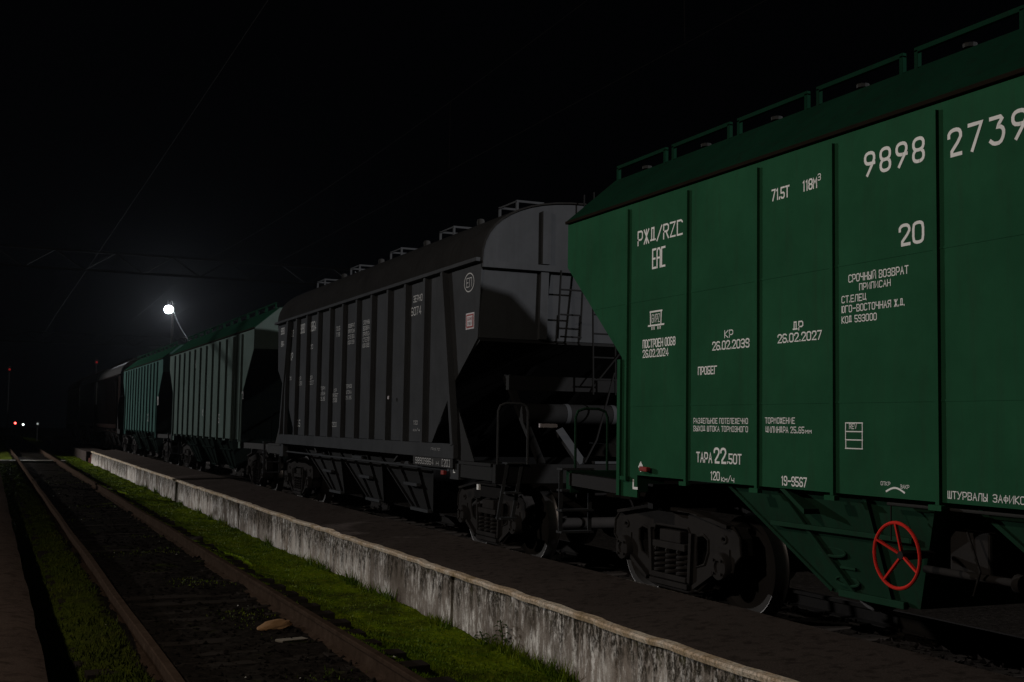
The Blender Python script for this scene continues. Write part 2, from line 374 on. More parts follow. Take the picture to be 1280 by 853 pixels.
# ------------------------------------------------------------------ platforms
def top_z(x): return .185 + (x - 4.7) * .085
pf = empty('low_platform', (5.2, 20, 0)); tag(pf, 'narrow low asphalt platform with stained concrete edge wall beside the train', 'platform')
PY1 = 61.0
m = MB(); ysp = [-8.0]
while ysp[-1] < PY1: ysp.append(min(PY1, ysp[-1] + .25 + max(0, ysp[-1]) * .02))
xp = np.linspace(4.715, 5.82, 10); n = len(xp)
for y in ysp:
    for q, x in enumerate(xp): m.v.append((x - 5.2, y - 20, top_z(x) + .018 * float(vnoise(x, y, 1.3, 5)) - (.012 if q == 0 else 0)))
b0 = len(m.v)
for i in range(len(ysp) - 1):
    for q in range(n - 1): m.f.append((i * n + q, i * n + q + 1, (i + 1) * n + q + 1, (i + 1) * n + q))
m.build('paving', M['asphalt'], pf, smooth=True, fix=False)
m = MB(); m.box(5.80 - 5.2, 5.86 - 5.2, -28, PY1 - 20, -.5, top_z(5.83) - .012); m.build('back_edge', M['wall'], pf)
# coping strip with a worn, wavy front edge
m = MB(); yy = [-8.0]
while yy[-1] < PY1: yy.append(min(PY1, yy[-1] + .07 + max(0, yy[-1]) * .008))
for y in yy:
    e = .035 * float(vnoise(.3, y, 1.9, 11)) + .022 * float(vnoise(1.3, y, 7, 12)); t = .02 * float(vnoise(2.3, y, 3, 13))
    x0 = 4.655 + e; zt = .185 + t
    for (x, z) in ((x0 + .012, zt - .05), (x0, zt - .018), (x0 + .010, zt - .002), (4.735 + e * 1.4, zt + .003), (4.82, zt - .03), (4.81, zt - .06)):
        m.v.append((x - 5.2, y - 20, z))
for i in range(len(yy) - 1):
    for q in range(6): m.f.append((i * 6 + q, i * 6 + (q + 1) % 6, (i + 1) * 6 + (q + 1) % 6, (i + 1) * 6 + q))
m.build('coping', M['coping'], pf, smooth=False)
# 3 m edge panels
jy = [.2 + 3 * i for i in range(-2, 20)] + [PY1]
for i in range(len(jy) - 1):
    a, b = jy[i] + .012, jy[i + 1] - .012
    xo = random.uniform(-.012, .012); m = MB(); yy2 = np.linspace(a, b, 14); zz = np.linspace(-.62, .136, 8)
    for face in (0, 1):
        for y in yy2:
            for z in zz:
                bul = .010 * float(vnoise(y, z, 3, 21)) + .006 * float(vnoise(y, z, 13, 22))
                edge = .012 if (abs(y - a) < 1e-6 or abs(y - b) < 1e-6) else 0
                m.v.append(((4.70 + xo + bul + edge if face == 0 else 4.88) - 5.2, y - 20, z))
    ny2, nz2 = 14, 8
    for face in (0, 1):
        o_ = face * ny2 * nz2
        for p in range(ny2 - 1):
            for q in range(nz2 - 1): m.f.append((o_ + p * nz2 + q, o_ + p * nz2 + q + 1, o_ + (p + 1) * nz2 + q + 1, o_ + (p + 1) * nz2 + q))
    H = ny2 * nz2
    for p in range(ny2 - 1):
        m.f.append((p * nz2, (p + 1) * nz2, H + (p + 1) * nz2, H + p * nz2)); m.f.append((p * nz2 + nz2 - 1, (p + 1) * nz2 + nz2 - 1, H + (p + 1) * nz2 + nz2 - 1, H + p * nz2 + nz2 - 1))
    for q in range(nz2 - 1):
        m.f.append((q, q + 1, H + q + 1, H + q)); e_ = (ny2 - 1) * nz2; m.f.append((e_ + q, e_ + q + 1, H + e_ + q + 1, H + e_ + q))
    m.build('wall_panel', M['wall'], pf, smooth=True)
m = MB(); m.box(-.45, .3, PY1 - 20 + .01, PY1 - 20 + 1.3, -.6, .0); m.box(-.45, .3, PY1 - 20 + 1.3, PY1 - 20 + 2.6, -.6, -.2); m.build('end_step', M['step'], pf, bevel=.02)
p2 = empty('concrete_platform', (5.2, 75, 0)); tag(p2, 'far grey continuation of the low platform beyond the brick red steps', 'platform')
m = MB(); m.box(-.5, .62, -10.5, 25, -.6, .08); m.build('edge_wall', M['asphalt'], p2, bevel=.02)
lp = empty('asphalt_platform', (-2, 20, 0)); tag(lp, 'bare brown asphalt platform along the lower left edge of the photo', 'platform')
m = MB(); yy3 = [-10.0]
while yy3[-1] < 60: yy3.append(yy3[-1] + .2 + max(0, yy3[-1]) * .02)
xq = [-6, -3, -1.5] + list(np.linspace(-.9, .40, 12)); n = len(xq)
for y in yy3:
    for q, x in enumerate(xq): m.v.append((x + 2 + (.02 * float(vnoise(x, y, 2.1, 31)) if q == n - 1 else 0), y - 20, .25 + .02 * float(vnoise(x, y, 1.2, 32)) - (.03 if q == n - 1 else 0)))
for i in range(len(yy3) - 1):
    for q in range(n - 1): m.f.append((i * n + q, i * n + q + 1, (i + 1) * n + q + 1, (i + 1) * n + q))
m.build('paving', M['asphalt2'], lp, smooth=True, fix=False)
m = MB(); m.box(2.1, 2.385, -30, 40, -.6, .215); m.build('edge_wall', M['wall'], lp)

# timber crossing over the empty track
cr = empty('track_crossing', (2.3, 57, 0)); tag(cr, 'pale plank crossing laid over the empty track in the distance', 'crossing')
for (a, b) in ((-2.4, -1.06), (-.90, .48), (.72, 1.0)):
    m = MB()
    for k in range(4): m.box(a, b, -.62 + k * .32, -.33 + k * .32, -.24, -.12 + random.uniform(-.008, .008))
    m.build('plank', M['timber'], cr, bevel=.01)

# ------------------------------------------------------------------ grass, gravel, litter
def blades(n, xr, yr, hmin, hmax, dens):
    y0, y1 = yr; u = rng.random(n * 3); y = y0 * (y1 / y0) ** u; x = xr[0] + (xr[1] - xr[0]) * rng.random(n * 3)
    keep = rng.random(n * 3) < dens(x, y); x, y = x[keep][:n], y[keep][:n]; n = len(x); z = gz(x, y)
    a = rng.random(n) * 6.283; h = (hmin + (hmax - hmin) * rng.random(n) ** 1.7) * (.75 + .9 * (vnoise(x, y, 2.3, 41) + .5)); w = (.0035 + .004 * rng.random(n)) * (1 + y * .045)
    t = rng.random(n) * 6.283; l = h * (.25 + .7 * rng.random(n))
    p0 = np.stack([x - w * np.cos(a), y - w * np.sin(a), z - .01], 1); p1 = np.stack([x + w * np.cos(a), y + w * np.sin(a), z - .01], 1)
    p2 = np.stack([x + l * np.cos(t), y + l * np.sin(t), z + h], 1)
    return np.stack([p0, p1, p2], 1).reshape(-1, 3)
B = [blades(90000, (3.02, 4.72), (5, 70), .008, .026, lambda x, y: np.clip(.9 + 1.6 * vnoise(x, y, .9, 42), .15, 1) * np.clip((x - 3.0) / .25, .1, 1)),
     blades(26000, (.5, 1.22), (5, 60), .012, .045, lambda x, y: np.clip(.6 + 1.8 * vnoise(x, y, 1.1, 43), .05, 1)),
     blades(5000, (1.4, 2.85), (6, 40), .008, .028, lambda x, y: np.clip(vnoise(x, y, .8, 44) * 5 - 1.0, .0, 1)),
     blades(2500, (4.58, 4.70), (5, 40), .05, .16, lambda x, y: np.clip(.2 + 2.4 * vnoise(x, y, 1.7, 45), 0, 1))]
V = np.concatenate(B); gm = MB(); gm.v = V.tolist(); gm.f = np.arange(len(V)).reshape(-1, 3).tolist()
tag(gm.build('grass', M['grass'], fix=False), kind='stuff')
def pebbles(name, n, xr, yr, r0, r1, mat, dens=None):
    m = MB(); base = np.array([(1, 0, 0), (-1, 0, 0), (0, 1, 0), (0, -1, 0), (0, 0, 1), (0, 0, -1), (.6, .6, .6), (-.6, .6, .5), (.6, -.6, .5), (-.6, -.6, .6)]) if False else None
    O = np.array([(1, 0, 0), (0, 1, 0), (-1, 0, 0), (0, -1, 0), (0, 0, 1), (0, 0, -1)]); F = [(0, 1, 4), (1, 2, 4), (2, 3, 4), (3, 0, 4), (1, 0, 5), (2, 1, 5), (3, 2, 5), (0, 3, 5)]
    y0, y1 = yr; y = y0 * (y1 / y0) ** rng.random(n); x = xr[0] + (xr[1] - xr[0]) * rng.random(n); z = gz(x, y); r = r0 + (r1 - r0) * rng.random(n) ** 3
    for i in range(n):
        a = rng.random() * 6.28; c, s = math.cos(a), math.sin(a); Q = O * (1 + .5 * (rng.random((6, 3)) - .5)) * r[i] * np.array([1.2, .9, .7]) + r[i] * .3 * (rng.random((6, 3)) - .5)
        Q = np.stack([Q[:, 0] * c - Q[:, 1] * s + x[i], Q[:, 0] * s + Q[:, 1] * c + y[i], Q[:, 2] + z[i] + r[i] * .2], 1)
        m.add(Q.tolist(), F)
    return tag(m.build(name, mat, fix=False), kind='stuff')
pebbles('gravel', 5000, (1.15, 3.25), (5, 45), .010, .035, M['stone'])
pebbles('ballast', 4200, (5.88, 9.0), (3, 40), .02, .05, M['stone'])
pebbles('litter', 55, (1.0, 4.5), (6, 40), .005, .017, M['litter'])
def stone(loc, sx, sy, sz, rz, mat, name, label, cat):
    bm = bmesh.new(); bmesh.ops.create_icosphere(bm, subdivisions=3, radius=1)
    for v in bm.verts:
        d = 1 + .25 * float(vnoise(v.co.x * 2 + 9, v.co.y * 2 + v.co.z * 3 + 9, 1.1, 51)); v.co = Vector((v.co.x * sx * d, v.co.y * sy * d, v.co.z * sz * d))
    me = bpy.data.meshes.new(name); bm.to_mesh(me); bm.free(); me.materials.append(mat)
    o = bpy.data.objects.new(name, me); COL.objects.link(o); o.location = loc; o.rotation_euler = (.1, -.12, rz); tag(o, label, cat); return o
stone((2.62, 11.5, -.19), .17, .12, .05, .3, M['tan'], 'flat_stone', 'flat tan stone lying inside the right rail of the empty track', 'stone')
m = MB(); m.box(-.16, .16, -.05, .05, 0, .03); o = m.build('board_scrap', M['timber'], bevel=.006); o.location = (2.62, 10.8, -.225); o.rotation_euler = (.05, .06, .5); tag(o, 'small grey scrap of board beside the tan stone on the trackbed', 'board')

# weeds by the platform wall
def weed(loc, h, nl, label):
    r = empty('weed_plant', loc); tag(r, label, 'weed')
    m = MB(); m.tube([(0, 0, -.03), (.01, .0, h * .5), (-.01, .02, h)], .006, 5); m.build('stem', M['leaf'], r)
    m = MB()
    for i in range(nl):
        z = h * (.25 + .75 * i / nl); a = i * 2.4; L = .11 * (1.15 - .5 * i / nl); d = Vector((math.cos(a), math.sin(a), .35)); sd = Vector((-math.sin(a), math.cos(a), 0)) * L * .24
        p = Vector((0, .01, z)); mid = p + d * L * .55; tip = p + d * L + Vector((0, 0, -.45 * L)); n0 = len(m.v)
        m.add([p, mid + sd, tip, mid - sd, mid + Vector((0, 0, -.008))], [(0, 1, 4), (1, 2, 4), (2, 3, 4), (3, 0, 4)])
    m.build('leaf', M['leaf'], r, fix=False)
weed((4.62, 10.62, -.40), .30, 13, 'taller leafy weed growing against the concrete platform wall')
weed((4.62, 11.12, -.42), .13, 8, 'short weed tuft at the wall foot left of the taller weed')

# ------------------------------------------------------------------ stencil lettering
GL = {'А': '00 28 40|13 33', 'Б': '48 08 00 30 41 43 34 04', 'В': '04 34 45 47 38 08 00 30 41 43 34', 'Г': '00 08 48', 'Д': '11 18 38 31|01 41', 'Е': '48 08 00 40|04 34',
      'Ж': '00 24 08|40 24 48|20 28', 'З': '07 18 38 47 45 34 14|34 43 41 30 10 01', 'И': '08 00 48 40', 'Й': '08 00 48 40|19 39', 'К': '00 08|48 04 40', 'Л': '00 18 48 40',
      'М': '00 08 24 48 40', 'Н': '00 08|40 48|04 44', 'О': '10 01 07 18 38 47 41 30 10', 'П': '00 08 48 40', 'Р': '00 08 38 47 44 33 03', 'С': '47 38 18 07 01 10 30 41',
      'Т': '20 28|08 48', 'У': '08 24|48 10 00', 'Ф': '20 28|16 05 03 12 32 43 45 36 16', 'Х': '00 48|08 40', 'Ц': '08 01 41|38 31|41 40', 'Ч': '08 05 14 44|48 40', 'Ш': '08 00 40 48|20 28',
      'Ы': '08 00 20 31 33 24 04|48 40', 'Ь': '08 00 30 41 43 34 04', 'Ю': '00 08|04 24|30 21 27 38 48|48 49', 'Я': '40 48 18 07 05 14 44|24 00',
      'R': '00 08 38 47 45 34 04|24 40', 'Z': '08 48 00 40', 'C': '47 38 18 08 00 10 40', 'V': '08 20 48', 'E': '48 08 00 40|04 34', 'L': '08 00 40', 'G': '47 38 18 07 01 10 30 41 44 24',
      'W': '08 10 26 30 48', 'P': '00 08 38 47 44 33 03', 'a': '00 07 18 38 47 40|04 44', 'e': '48 08 00 40|04 34', 'c': '48 08 00 40',
      '0': '10 01 07 18 38 47 41 30 10', '1': '17 28 20', '2': '06 07 18 38 47 45 00 40', '3': '07 18 38 47 45 34 14|34 43 41 30 10 01', '4': '30 38 02 42', '5': '48 08 04 34 43 41 30 10 01',
      '6': '47 38 18 07 01 10 30 41 43 34 04', '7': '08 48 10', '8': '14 05 07 18 38 47 45 34 14|14 03 01 10 30 41 43 34', '9': '01 10 30 41 47 38 18 07 05 14 44',
      '3b': '08 48 25 35 44 42 30 10 01', '9b': '10 45 47 38 18 07 05 14 44', '.': '00 01', '-': '04 44', '/': '00 48', '[': '38 18 10 30', ']': '18 38 30 10', 'м': '00 04 22 44 40', 'к': '00 05|45 02 40', 'ч': '05 03 12 42|45 40'}
GL['Ю'] = '00 08|04 14|20 11 17 28 38 47 41 30 20'
NARROW = {'.': .3, '1': 2.2, ' ': 2.5}
def chaikin(P):
    closed = P[0] == P[-1]; out = [] if closed else [P[0]]
    for i in range(len(P) - 1):
        a, b = Vector(P[i]), Vector(P[i + 1])
        sa = closed or i > 0; sb = closed or i < len(P) - 2
        if sa: out.append(tuple(a * .75 + b * .25))
        if sb: out.append(tuple(a * .25 + b * .75))
    if closed: out.append(out[0])
    else: out.append(P[-1])
    return out
def strokes(text, round_=False, slit=False, gap=1.7):
    out = []; x = 0
    big = round_
    for ch in text:
        if ch == ' ': x += 3.2; continue
        w = NARROW.get(ch, 4.0); key = {'9': '9b', '3': '3b'}.get(ch, ch) if (big and slit) else ch
        for s in GL[key].split('|'):
            P = [(float(p[0]) , float(p[1])) for p in s.split()]
            if ch == '1': P = [(p[0] - .6, p[1]) for p in P]
            if big and len(P) > 3 and key not in ('[', ']', '7', 'Ж'): P = chaikin(P)
            if slit:
                cur = [P[0]]; parts = []
                for a, b in zip(P, P[1:]):
                    if (a[0] - 2) * (b[0] - 2) < 0 and abs(b[1] - a[1]) < 1.2:
                        t = (2 - a[0]) / (b[0] - a[0]); g = .22 / abs(b[0] - a[0]); L = lambda q: (a[0] + (b[0] - a[0]) * q, a[1] + (b[1] - a[1]) * q)
                        cur.append(L(t - g)); parts.append(cur); cur = [L(t + g)]
                    cur.append(b)
                parts.append(cur)
            else: parts = [P]
            out += [[(px + x, py) for px, py in Q] for Q in parts]
        x += w + gap
    return out, x - gap
def stroke_mesh(m, P, w, fx, lift):
    """ribbon of width w along polyline P (u, v); fx maps (u, v, lift) -> xyz"""
    n = len(P); closed = P[0] == P[-1] and n > 3
    L = []; R = []
    for i in range(n):
        a = P[i - 1] if i > 0 else (P[-2] if closed else None); b = P[i + 1] if i < n - 1 else (P[1] if closed else None); c = P[i]
        ds = []
        for p, q in ((a, c), (c, b)):
            if p is None or q is None: continue
            d = Vector((q[0] - p[0], q[1] - p[1]))
            if d.length > 1e-9: ds.append(d.normalized())
        d = sum(ds, Vector((0, 0)))
        if d.length < 1e-6: d = ds[0]
        d.normalize(); nn = Vector((-d.y, d.x)); k = min(1.6, 1 / max(.35, abs(d.dot(ds[0])))); e = Vector((0, 0))
        if not closed and i == 0: e = -ds[0] * w / 2
        if not closed and i == n - 1: e = ds[-1] * w / 2
        L.append((c[0] + e.x + nn.x * w / 2 * k, c[1] + e.y + nn.y * w / 2 * k)); R.append((c[0] + e.x - nn.x * w / 2 * k, c[1] + e.y - nn.y * w / 2 * k))
    vs = [fx(*p, lift) for p in L] + [fx(*p, lift) for p in R]
    m.add(vs, [(i, i + 1, n + i + 1, n + i) for i in range(n - 1)])
def write(text, yl, yr, z, h, parent, cy, mat=None, xface=-1.6012, weight=.95, rnd=False, slit=False, name='inscription'):
    """paint a line of text on the wagon side: yl/yr world Y of its left and right end, z baseline, h cap height"""
    st, wd = strokes(text, rnd, slit, 2.9 if slit else 1.7); w = weight
    su = (yl - yr) / (wd + w); sv = h / (8 + w); m = MB()
    for i, P in enumerate(st):
        fx = lambda u, v, l: (xface - l, yl - cy - (u + w / 2) * su, z + (v + w / 2) * sv)
        # keep an even stroke: work in real units
        Q = [((p[0]) * su, (p[1]) * sv) for p in P]; sw = w * min(su, sv) * 1.05
        if i == 0: pass
        fx = lambda u, v, l: (xface - l, yl - cy - u - w / 2 * su, z + v + w / 2 * sv)
        if Q[0] == Q[-1] and len(Q) > 3: pass
        stroke_mesh(m, Q, sw, fx, .00035 * (i % 5))
    o = m.build(name, mat or M['white'], parent, fix=False); return o
def lines_mark(polys, parent, cy, mat, w, xface=-1.6012, name='inscription'):
    m = MB()
    for i, P in enumerate(polys):
        stroke_mesh(m, P, w, lambda u, v, l: (xface - l, u - cy, v), .0005 * (i % 6))
    return m.build(name, mat, parent, fix=False)

# ------------------------------------------------------------------ bogie (built once, copied under every wagon)
def make_bogie(root, cy, sm, wm):
    b = empty('bogie', (0, cy, 0)); b.parent = root
    AX = .925; zc = .475
    out = [(-1.20, .60), (-1.18, .76), (-1.08, .85), (-.80, .86), (-.45, .95), (.45, .95), (.80, .86), (1.08, .85), (1.18, .76), (1.20, .60), (1.10, .52), (1.08, .44), (1.02, .44), (1.02, .58), (.83, .58), (.83, .40), (.74, .36), (.50, .20), (.30, .16), (-.30, .16), (-.50, .20), (-.74, .36), (-.83, .40), (-.83, .58), (-1.02, .58), (-1.02, .44), (-1.08, .44), (-1.10, .52)]
    rr = lambda cx, cz, a, c: [(cx + a * math.cos(t) * (1 if abs(math.cos(t)) < .7 else .9), cz + c * math.sin(t)) for t in [2 * math.pi * k / 14 for k in range(14)]]
    holes = [[(-.33, .28), (.33, .28), (.36, .36), (.36, .70), (.30, .78), (-.30, .78), (-.36, .70), (-.36, .36)],
             [(.46, .42), (.60, .46), (.66, .58), (.66, .70), (.58, .74), (.47, .72), (.45, .60)], [(-.46, .42), (-.60, .46), (-.66, .58), (-.66, .70), (-.58, .74), (-.47, .72), (-.45, .60)],
             rr(.93, .73, .045, .03), rr(-.93, .73, .045, .03)]
    for s in (-1, 1):
        xo = s * 1.03
        f = holed(out, holes, xo - .07, xo + .07)
        for q in (-1, 1):      # raised flange lines of the casting
            if q < 0:
                for LP in [out] + holes: f.tube([(xo + s * .068, u, w) for u, w in LP], .017, 6, True)
            f.bar((xo + s * .085, q * .40, .955), (xo + s * .085, q * 1.05, .855), .09, .035, (1, 0, 0)); f.bar((xo + s * .085, q * .36, .25), (xo + s * .085, q * .39, .74), .05, .05, (1, 0, 0))
            f.bar((xo + s * .085, q * .44, .22), (xo + s * .085, q * .78, .40), .06, .045, (1, 0, 0))
        f.bar((xo + s * .085, -.40, .955), (xo + s * .085, .40, .955), .09, .035, (1, 0, 0)); f.bar((xo + s * .085, -.36, .21), (xo + s * .085, .36, .21), .08, .05, (1, 0, 0))
        f.build('side_frame', sm, b, bevel=.012)
        for q in (-1, 1):
            a = MB(); a.lathe([(-.13, .13), (-.05, .135), (.12, .135), (.14, .12), (.145, .06), (.13, .05)], (xo, q * AX, zc), 'x', 20) if s > 0 else a.lathe([(.13, .13), (.05, .135), (-.12, .135), (-.14, .12), (-.145, .06), (-.13, .05)], (xo, q * AX, zc), 'x', 20)
            for k in range(4):
                t = math.pi / 4 + k * math.pi / 2; a.lathe([(s * .12, .014), (s * .16, .014)], (xo, q * AX + .088 * math.cos(t), zc + .088 * math.sin(t)), 'x', 6)
            a.box(xo - .08, xo + .08, q * AX - .10, q * AX + .10, zc + .10, zc + .17)
            a.build('axle_box', sm, b, smooth=True)
        for k in (-.21, 0, .21):
            sp = MB(); sp.tube([(xo + s * .035 + .085 * math.cos(t), k + .085 * math.sin(t), .30 + .24 * t / (2 * math.pi * 4.5)) for t in [2 * math.pi * 4.5 * i / 64 for i in range(65)]], .020, 6)
            sp.build('spring', sm, b, smooth=True)
        bo = MB(); bo.box(xo - .12, xo + .125, -.31, .31, .55, .62); bo.box(xo - .10, xo + .11, -.20, .20, .62, .74); bo.box(xo - .12, xo + .12, -.33, .33, .245, .30); bo.build('bolster_end', sm, b, bevel=.01)
    bl = MB(); bl.box(-.9, .9, -.2, .2, .45, .72); bl.lathe([(.72, .22), (.84, .22)], (0, 0, 0), 'z', 20); bl.build('bolster', sm, b)
    bt = MB()
    for q in (-1, 1): bt.tube([(-.8, q * .40, .42), (.8, q * .40, .42)], .035, 8)
    for q in (-1, 1):
        for s in (-1, 1): bt.box(s * .79 - .05, s * .79 + .05, q * (AX - .49) - .03, q * (AX - .49) + .03, .36, .64)
    bt.build('brake_beam', sm, b)
    for q in (-1, 1):
        for s in (-1, 1):
            w = MB(); P = [(.065, .0), (.065, .11), (.045, .16), (.012, .25), (.014, .36), (.06, .405), (.065, .465)]
            w.lathe([(s * o, max(r, .001)) for o, r in P] + [(s * .06, .472)], (s * .79, q * AX, zc), 'x', 48, False)
            w.lathe([(s * .05, .465), (s * -.06, .465), (s * -.065, .40), (s * -.05, .38), (s * -.02, .25), (s * -.03, .16), (s * -.05, .11), (s * -.06, .001)], (s * .79, q * AX, zc), 'x', 48, False)
            wo = w.build('wheel', wm, b, smooth=True)
            t = MB(); n = 48; prof = [(.067, .466), (.068, .474), (-.03, .482), (-.05, .495), (-.06, .507), (-.072, .505), (-.074, .47)]
            vs = []
            for o_, r in prof:
                for k in range(n): a = 2 * math.pi * k / n; vs.append((s * .79 + s * o_, q * AX + r * math.cos(a), zc + r * math.sin(a)))
            t.add(vs, [(i * n + k, i * n + (k + 1) % n, (i + 1) * n + (k + 1) % n, (i + 1) * n + k) for i in range(len(prof) - 1) for k in range(n)])
            t.build('tread', M['tread'], wo, smooth=True)
        ax = MB(); ax.lathe([(-.72, .08), (0, .075), (.72, .08)], (0, q * AX, zc), 'x', 16); ax.build('axle', sm, b, smooth=True)
    return b

def coupler(parent, y, d):
    m = MB(); m.bar((0, y, 1.04), (0, y + d * .42, 1.04), .20, .24); m.prism([(-.22, y + d * .40), (.20, y + d * .38), (.24, y + d * .60), (.10, y + d * .68), (.02, y + d * .55), (-.06, y + d * .55), (-.12, y + d * .66), (-.24, y + d * .60)], .88, 1.20, 'z')
    m.build('coupler', M['steel'], parent, bevel=.012)
    m = MB(); P = [(.25, y, .95)] + [(.25 + .05 * math.sin(t), y + d * (.1 + t * .18), .95 - .42 * math.sin(t)) for t in [.4, .9, 1.4, 2.0, 2.5, 2.9]]
    m.tube(P, .022, 7); m.build('brake_hose', M['black'], parent, smooth=True)

# ------------------------------------------------------------------ trapezoid-sided hopper wagon (green)
def side_poly(e):
    h = [(e, 4.035), (e, 3.55), (e - 1.27, 2.48), (e - 1.27, 1.08), (e - 1.60, 1.08), (e - 1.60, 1.30)]
    return h + [(-y, z) for y, z in reversed(h)]
def trap_wagon(cy, label, e, ribs, mats, rich, end_kit=True, rd=.05):
    side_m, roof_m, und_m = mats
    r = empty('hopper_wagon', (7.5, cy, 0)); tag(r, label, 'freight wagon', 'covered hopper wagons of the grain train')
    poly = side_poly(e)
    for s in (-1, 1):
        m = MB(); m.prism(poly, s * 1.6, s * 1.585)
        sw = m.build('side_wall', side_m, r)
        for y in ribs:
            m = MB(); zlo = 1.17
            hw_ = .018 if rd < .04 else .04
            m.prism([(s * 1.599, -hw_ - .004), (s * (1.6 + rd), -hw_), (s * (1.6 + rd), hw_), (s * 1.599, hw_ + .004)], zlo + .11, 3.985, 'z')
            m.v = [(a, b + y, c) for a, b, c in m.v]
            m.box(min(s * 1.599, s * 1.648), max(s * 1.599, s * 1.648), y - .06, y + .06, 1.245, 1.282)
            m.build('rib', side_m, sw)
        m = MB()     # horizontal weld seams between the sheets, raised a little
        for z in (3.025, 1.985):
            lim = e - .04 if z > 3.5 else (e - .66 if z > 2.6 else e - 1.29)
            m.box(min(s * 1.599, s * 1.6035), max(s * 1.599, s * 1.6035), -lim, lim, z - .006, z + .006)
        m.build('weld_seam', side_m, sw)
        m = MB()     # corner posts
        for q in (-1, 1): m.box(min(s * 1.5995, s * 1.626), max(s * 1.5995, s * 1.626), q * (e - 1.25) - .03, q * (e - 1.25) + .03, 1.085, 2.46)
        m.build('corner_post', side_m, sw)
        m = MB(); m.box(min(s * 1.584, s * 1.635), max(s * 1.584, s * 1.635), -e - .01, e + .01, 4.04, 4.072); m.build('eave_lip', M['rust'], r, bevel=.004)
    # roof: steep shoulders, flat top
    prof = [(-1.62, 4.076), (-1.0, 4.60), (-.5, 4.70), (0, 4.73), (.5, 4.70), (1.0, 4.60), (1.62, 4.076)]
    inn = [(a * .985, z - .015) for a, z in reversed(prof)]
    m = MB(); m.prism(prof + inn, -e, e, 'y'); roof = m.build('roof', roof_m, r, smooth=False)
    for q in (-1, 1):
        m = MB(); m.prism([(-1.6, 4.07), (-.98, 4.585), (0, 4.71), (.98, 4.585), (1.6, 4.07), (1.584, 3.55), (-1.584, 3.55)], q * (e - .03), q * (e - .018), 'y')
        ew = m.build('end_wall', side_m, r)
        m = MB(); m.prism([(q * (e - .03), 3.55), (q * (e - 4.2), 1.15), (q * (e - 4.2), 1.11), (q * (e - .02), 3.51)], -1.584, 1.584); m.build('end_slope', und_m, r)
        for x in (-.8, .8):
            m = MB(); m.bar((x, q * (e - .01), 3.56), (x, q * (e - .01), 4.45), .09, .05, (1, 0, 0)); m.build('end_rib', side_m, ew)
    # roof-top handrail frames over the hatches, hatches themselves
    y = e - .08
    while y - 1.03 > -e:
        m = MB(); a, b = y, y - 1.03
        for x in (-1.0,):
            m.bar((x, a, 4.58), (x, a, 4.735), .04, .04); m.bar((x, b, 4.58), (x, b, 4.735), .04, .04); m.bar((x, a + .02, 4.735), (x, b - .02, 4.735), .04, .04)
        m.build('roof_rail', roof_m, roof, bevel=.004)
        m = MB(); m.lathe([(4.66, .05), (4.69, .055), (4.70, .02)], (-.86, (a + b) / 2 + .12, 0), 'z', 10); m.build('hatch_lock', M['pole'], roof)
        y -= 1.195
    m = MB(); m.box(-.30, .30, -e + .8, e - .8, 4.725, 4.80); m.build('hatch', roof_m, roof, bevel=.02)
    # underframe
    m = MB(); m.box(-.17, .17, -e - .25, e + .25, .86, 1.15); m.box(-1.3, 1.3, e - 1.40, e - 1.30, .95, 1.2); m.box(-1.3, 1.3, -e + 1.30, -e + 1.40, .95, 1.2)
    m.build('centre_sill', M['black'], r)
    for q in (-1, 1):
        m = MB(); m.box(-1.30, 1.30, q * (e + .52) - .06, q * (e + .52) + .06, 1.0, 1.26); m.build('end_beam', M['black'] if not rich else und_m, r, bevel=.01)
        for s in (-1, 1): m = MB(); m.bar((s * 1.25, q * (e + .50), 1.16), (s * 1.55, q * (e - 1.45), 1.16), .10, .14); m.build('end_platform_side', M['black'], r)
        coupler(r, q * (e + .58), q)
    # hopper bins
    for (a, b, c, d) in ((4.27, 1.80, 3.30, 2.32), (1.40, -1.40, .49, -.49), (-1.80, -4.27, -2.32, -3.30)):
        f = lambda y, t: y
        m = MB(); X0, X1, Z0, Z1 = 1.50, 1.15, 1.285, .465
        m.add([(-X0, a, Z0), (-X0, b, Z0), (X0, b, Z0), (X0, a, Z0), (-X1, c, Z1), (-X1, d, Z1), (X1, d, Z1), (X1, c, Z1)], [(0, 1, 5, 4), (1, 2, 6, 5), (2, 3, 7, 6), (3, 0, 4, 7), (4, 5, 6, 7)])
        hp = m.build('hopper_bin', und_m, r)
        L = lambda t: (-(X0 + (X1 - X0) * t), Z0 + (Z1 - Z0) * t)
        m = MB()
        for (t, ya, yb) in ((.36, None, None), (.985, None, None)):
            x, z = L(t); yl = a + (c - a) * t - .14; yr = b + (d - b) * t + .12
            m.bar((x - .025, yl, z), (x - .025, yr, z), .05, .04 if t < .9 else .055)
        m.build('hopper_rail', und_m, hp, bevel=.006)
        m = MB()
        for u in (.30, .72):
            p = Vector((L(.02)[0] - .02, a + (b - a) * u, L(.02)[1])); q2 = Vector((L(.97)[0] - .02, c + (d - c) * u, L(.97)[1])); m.bar(p, q2, .04, .02, (0, 1, 0))
        for q0, q1 in ((a, c), (b, d)):
            p = Vector((L(.01)[0] - .006, q0, L(.01)[1])); q2 = Vector((L(.98)[0] - .006, q1, L(.98)[1])); m.bar(p, q2, .04, .014, (0, 1, 0))
        m.build('hopper_stiffener', und_m, hp)
        if rich:
            m = MB()
            for t, hw in ((.58, .16), (.86, .14)):
                x, z = L(t); yc = (a + (c - a) * t + b + (d - b) * t) / 2 + .22
                m.tube([(x - .004, yc + hw * math.cos(k), z + .035 * math.sin(k)) for k in [2 * math.pi * i / 20 for i in range(20)]], .012, 6, True)
            x, z = L(.72); m.bar((x - .006, yc + .02, z), (x - .006, yc - .16, z), .02, .02)
            m.build('inspection_lug', und_m, hp, smooth=True)
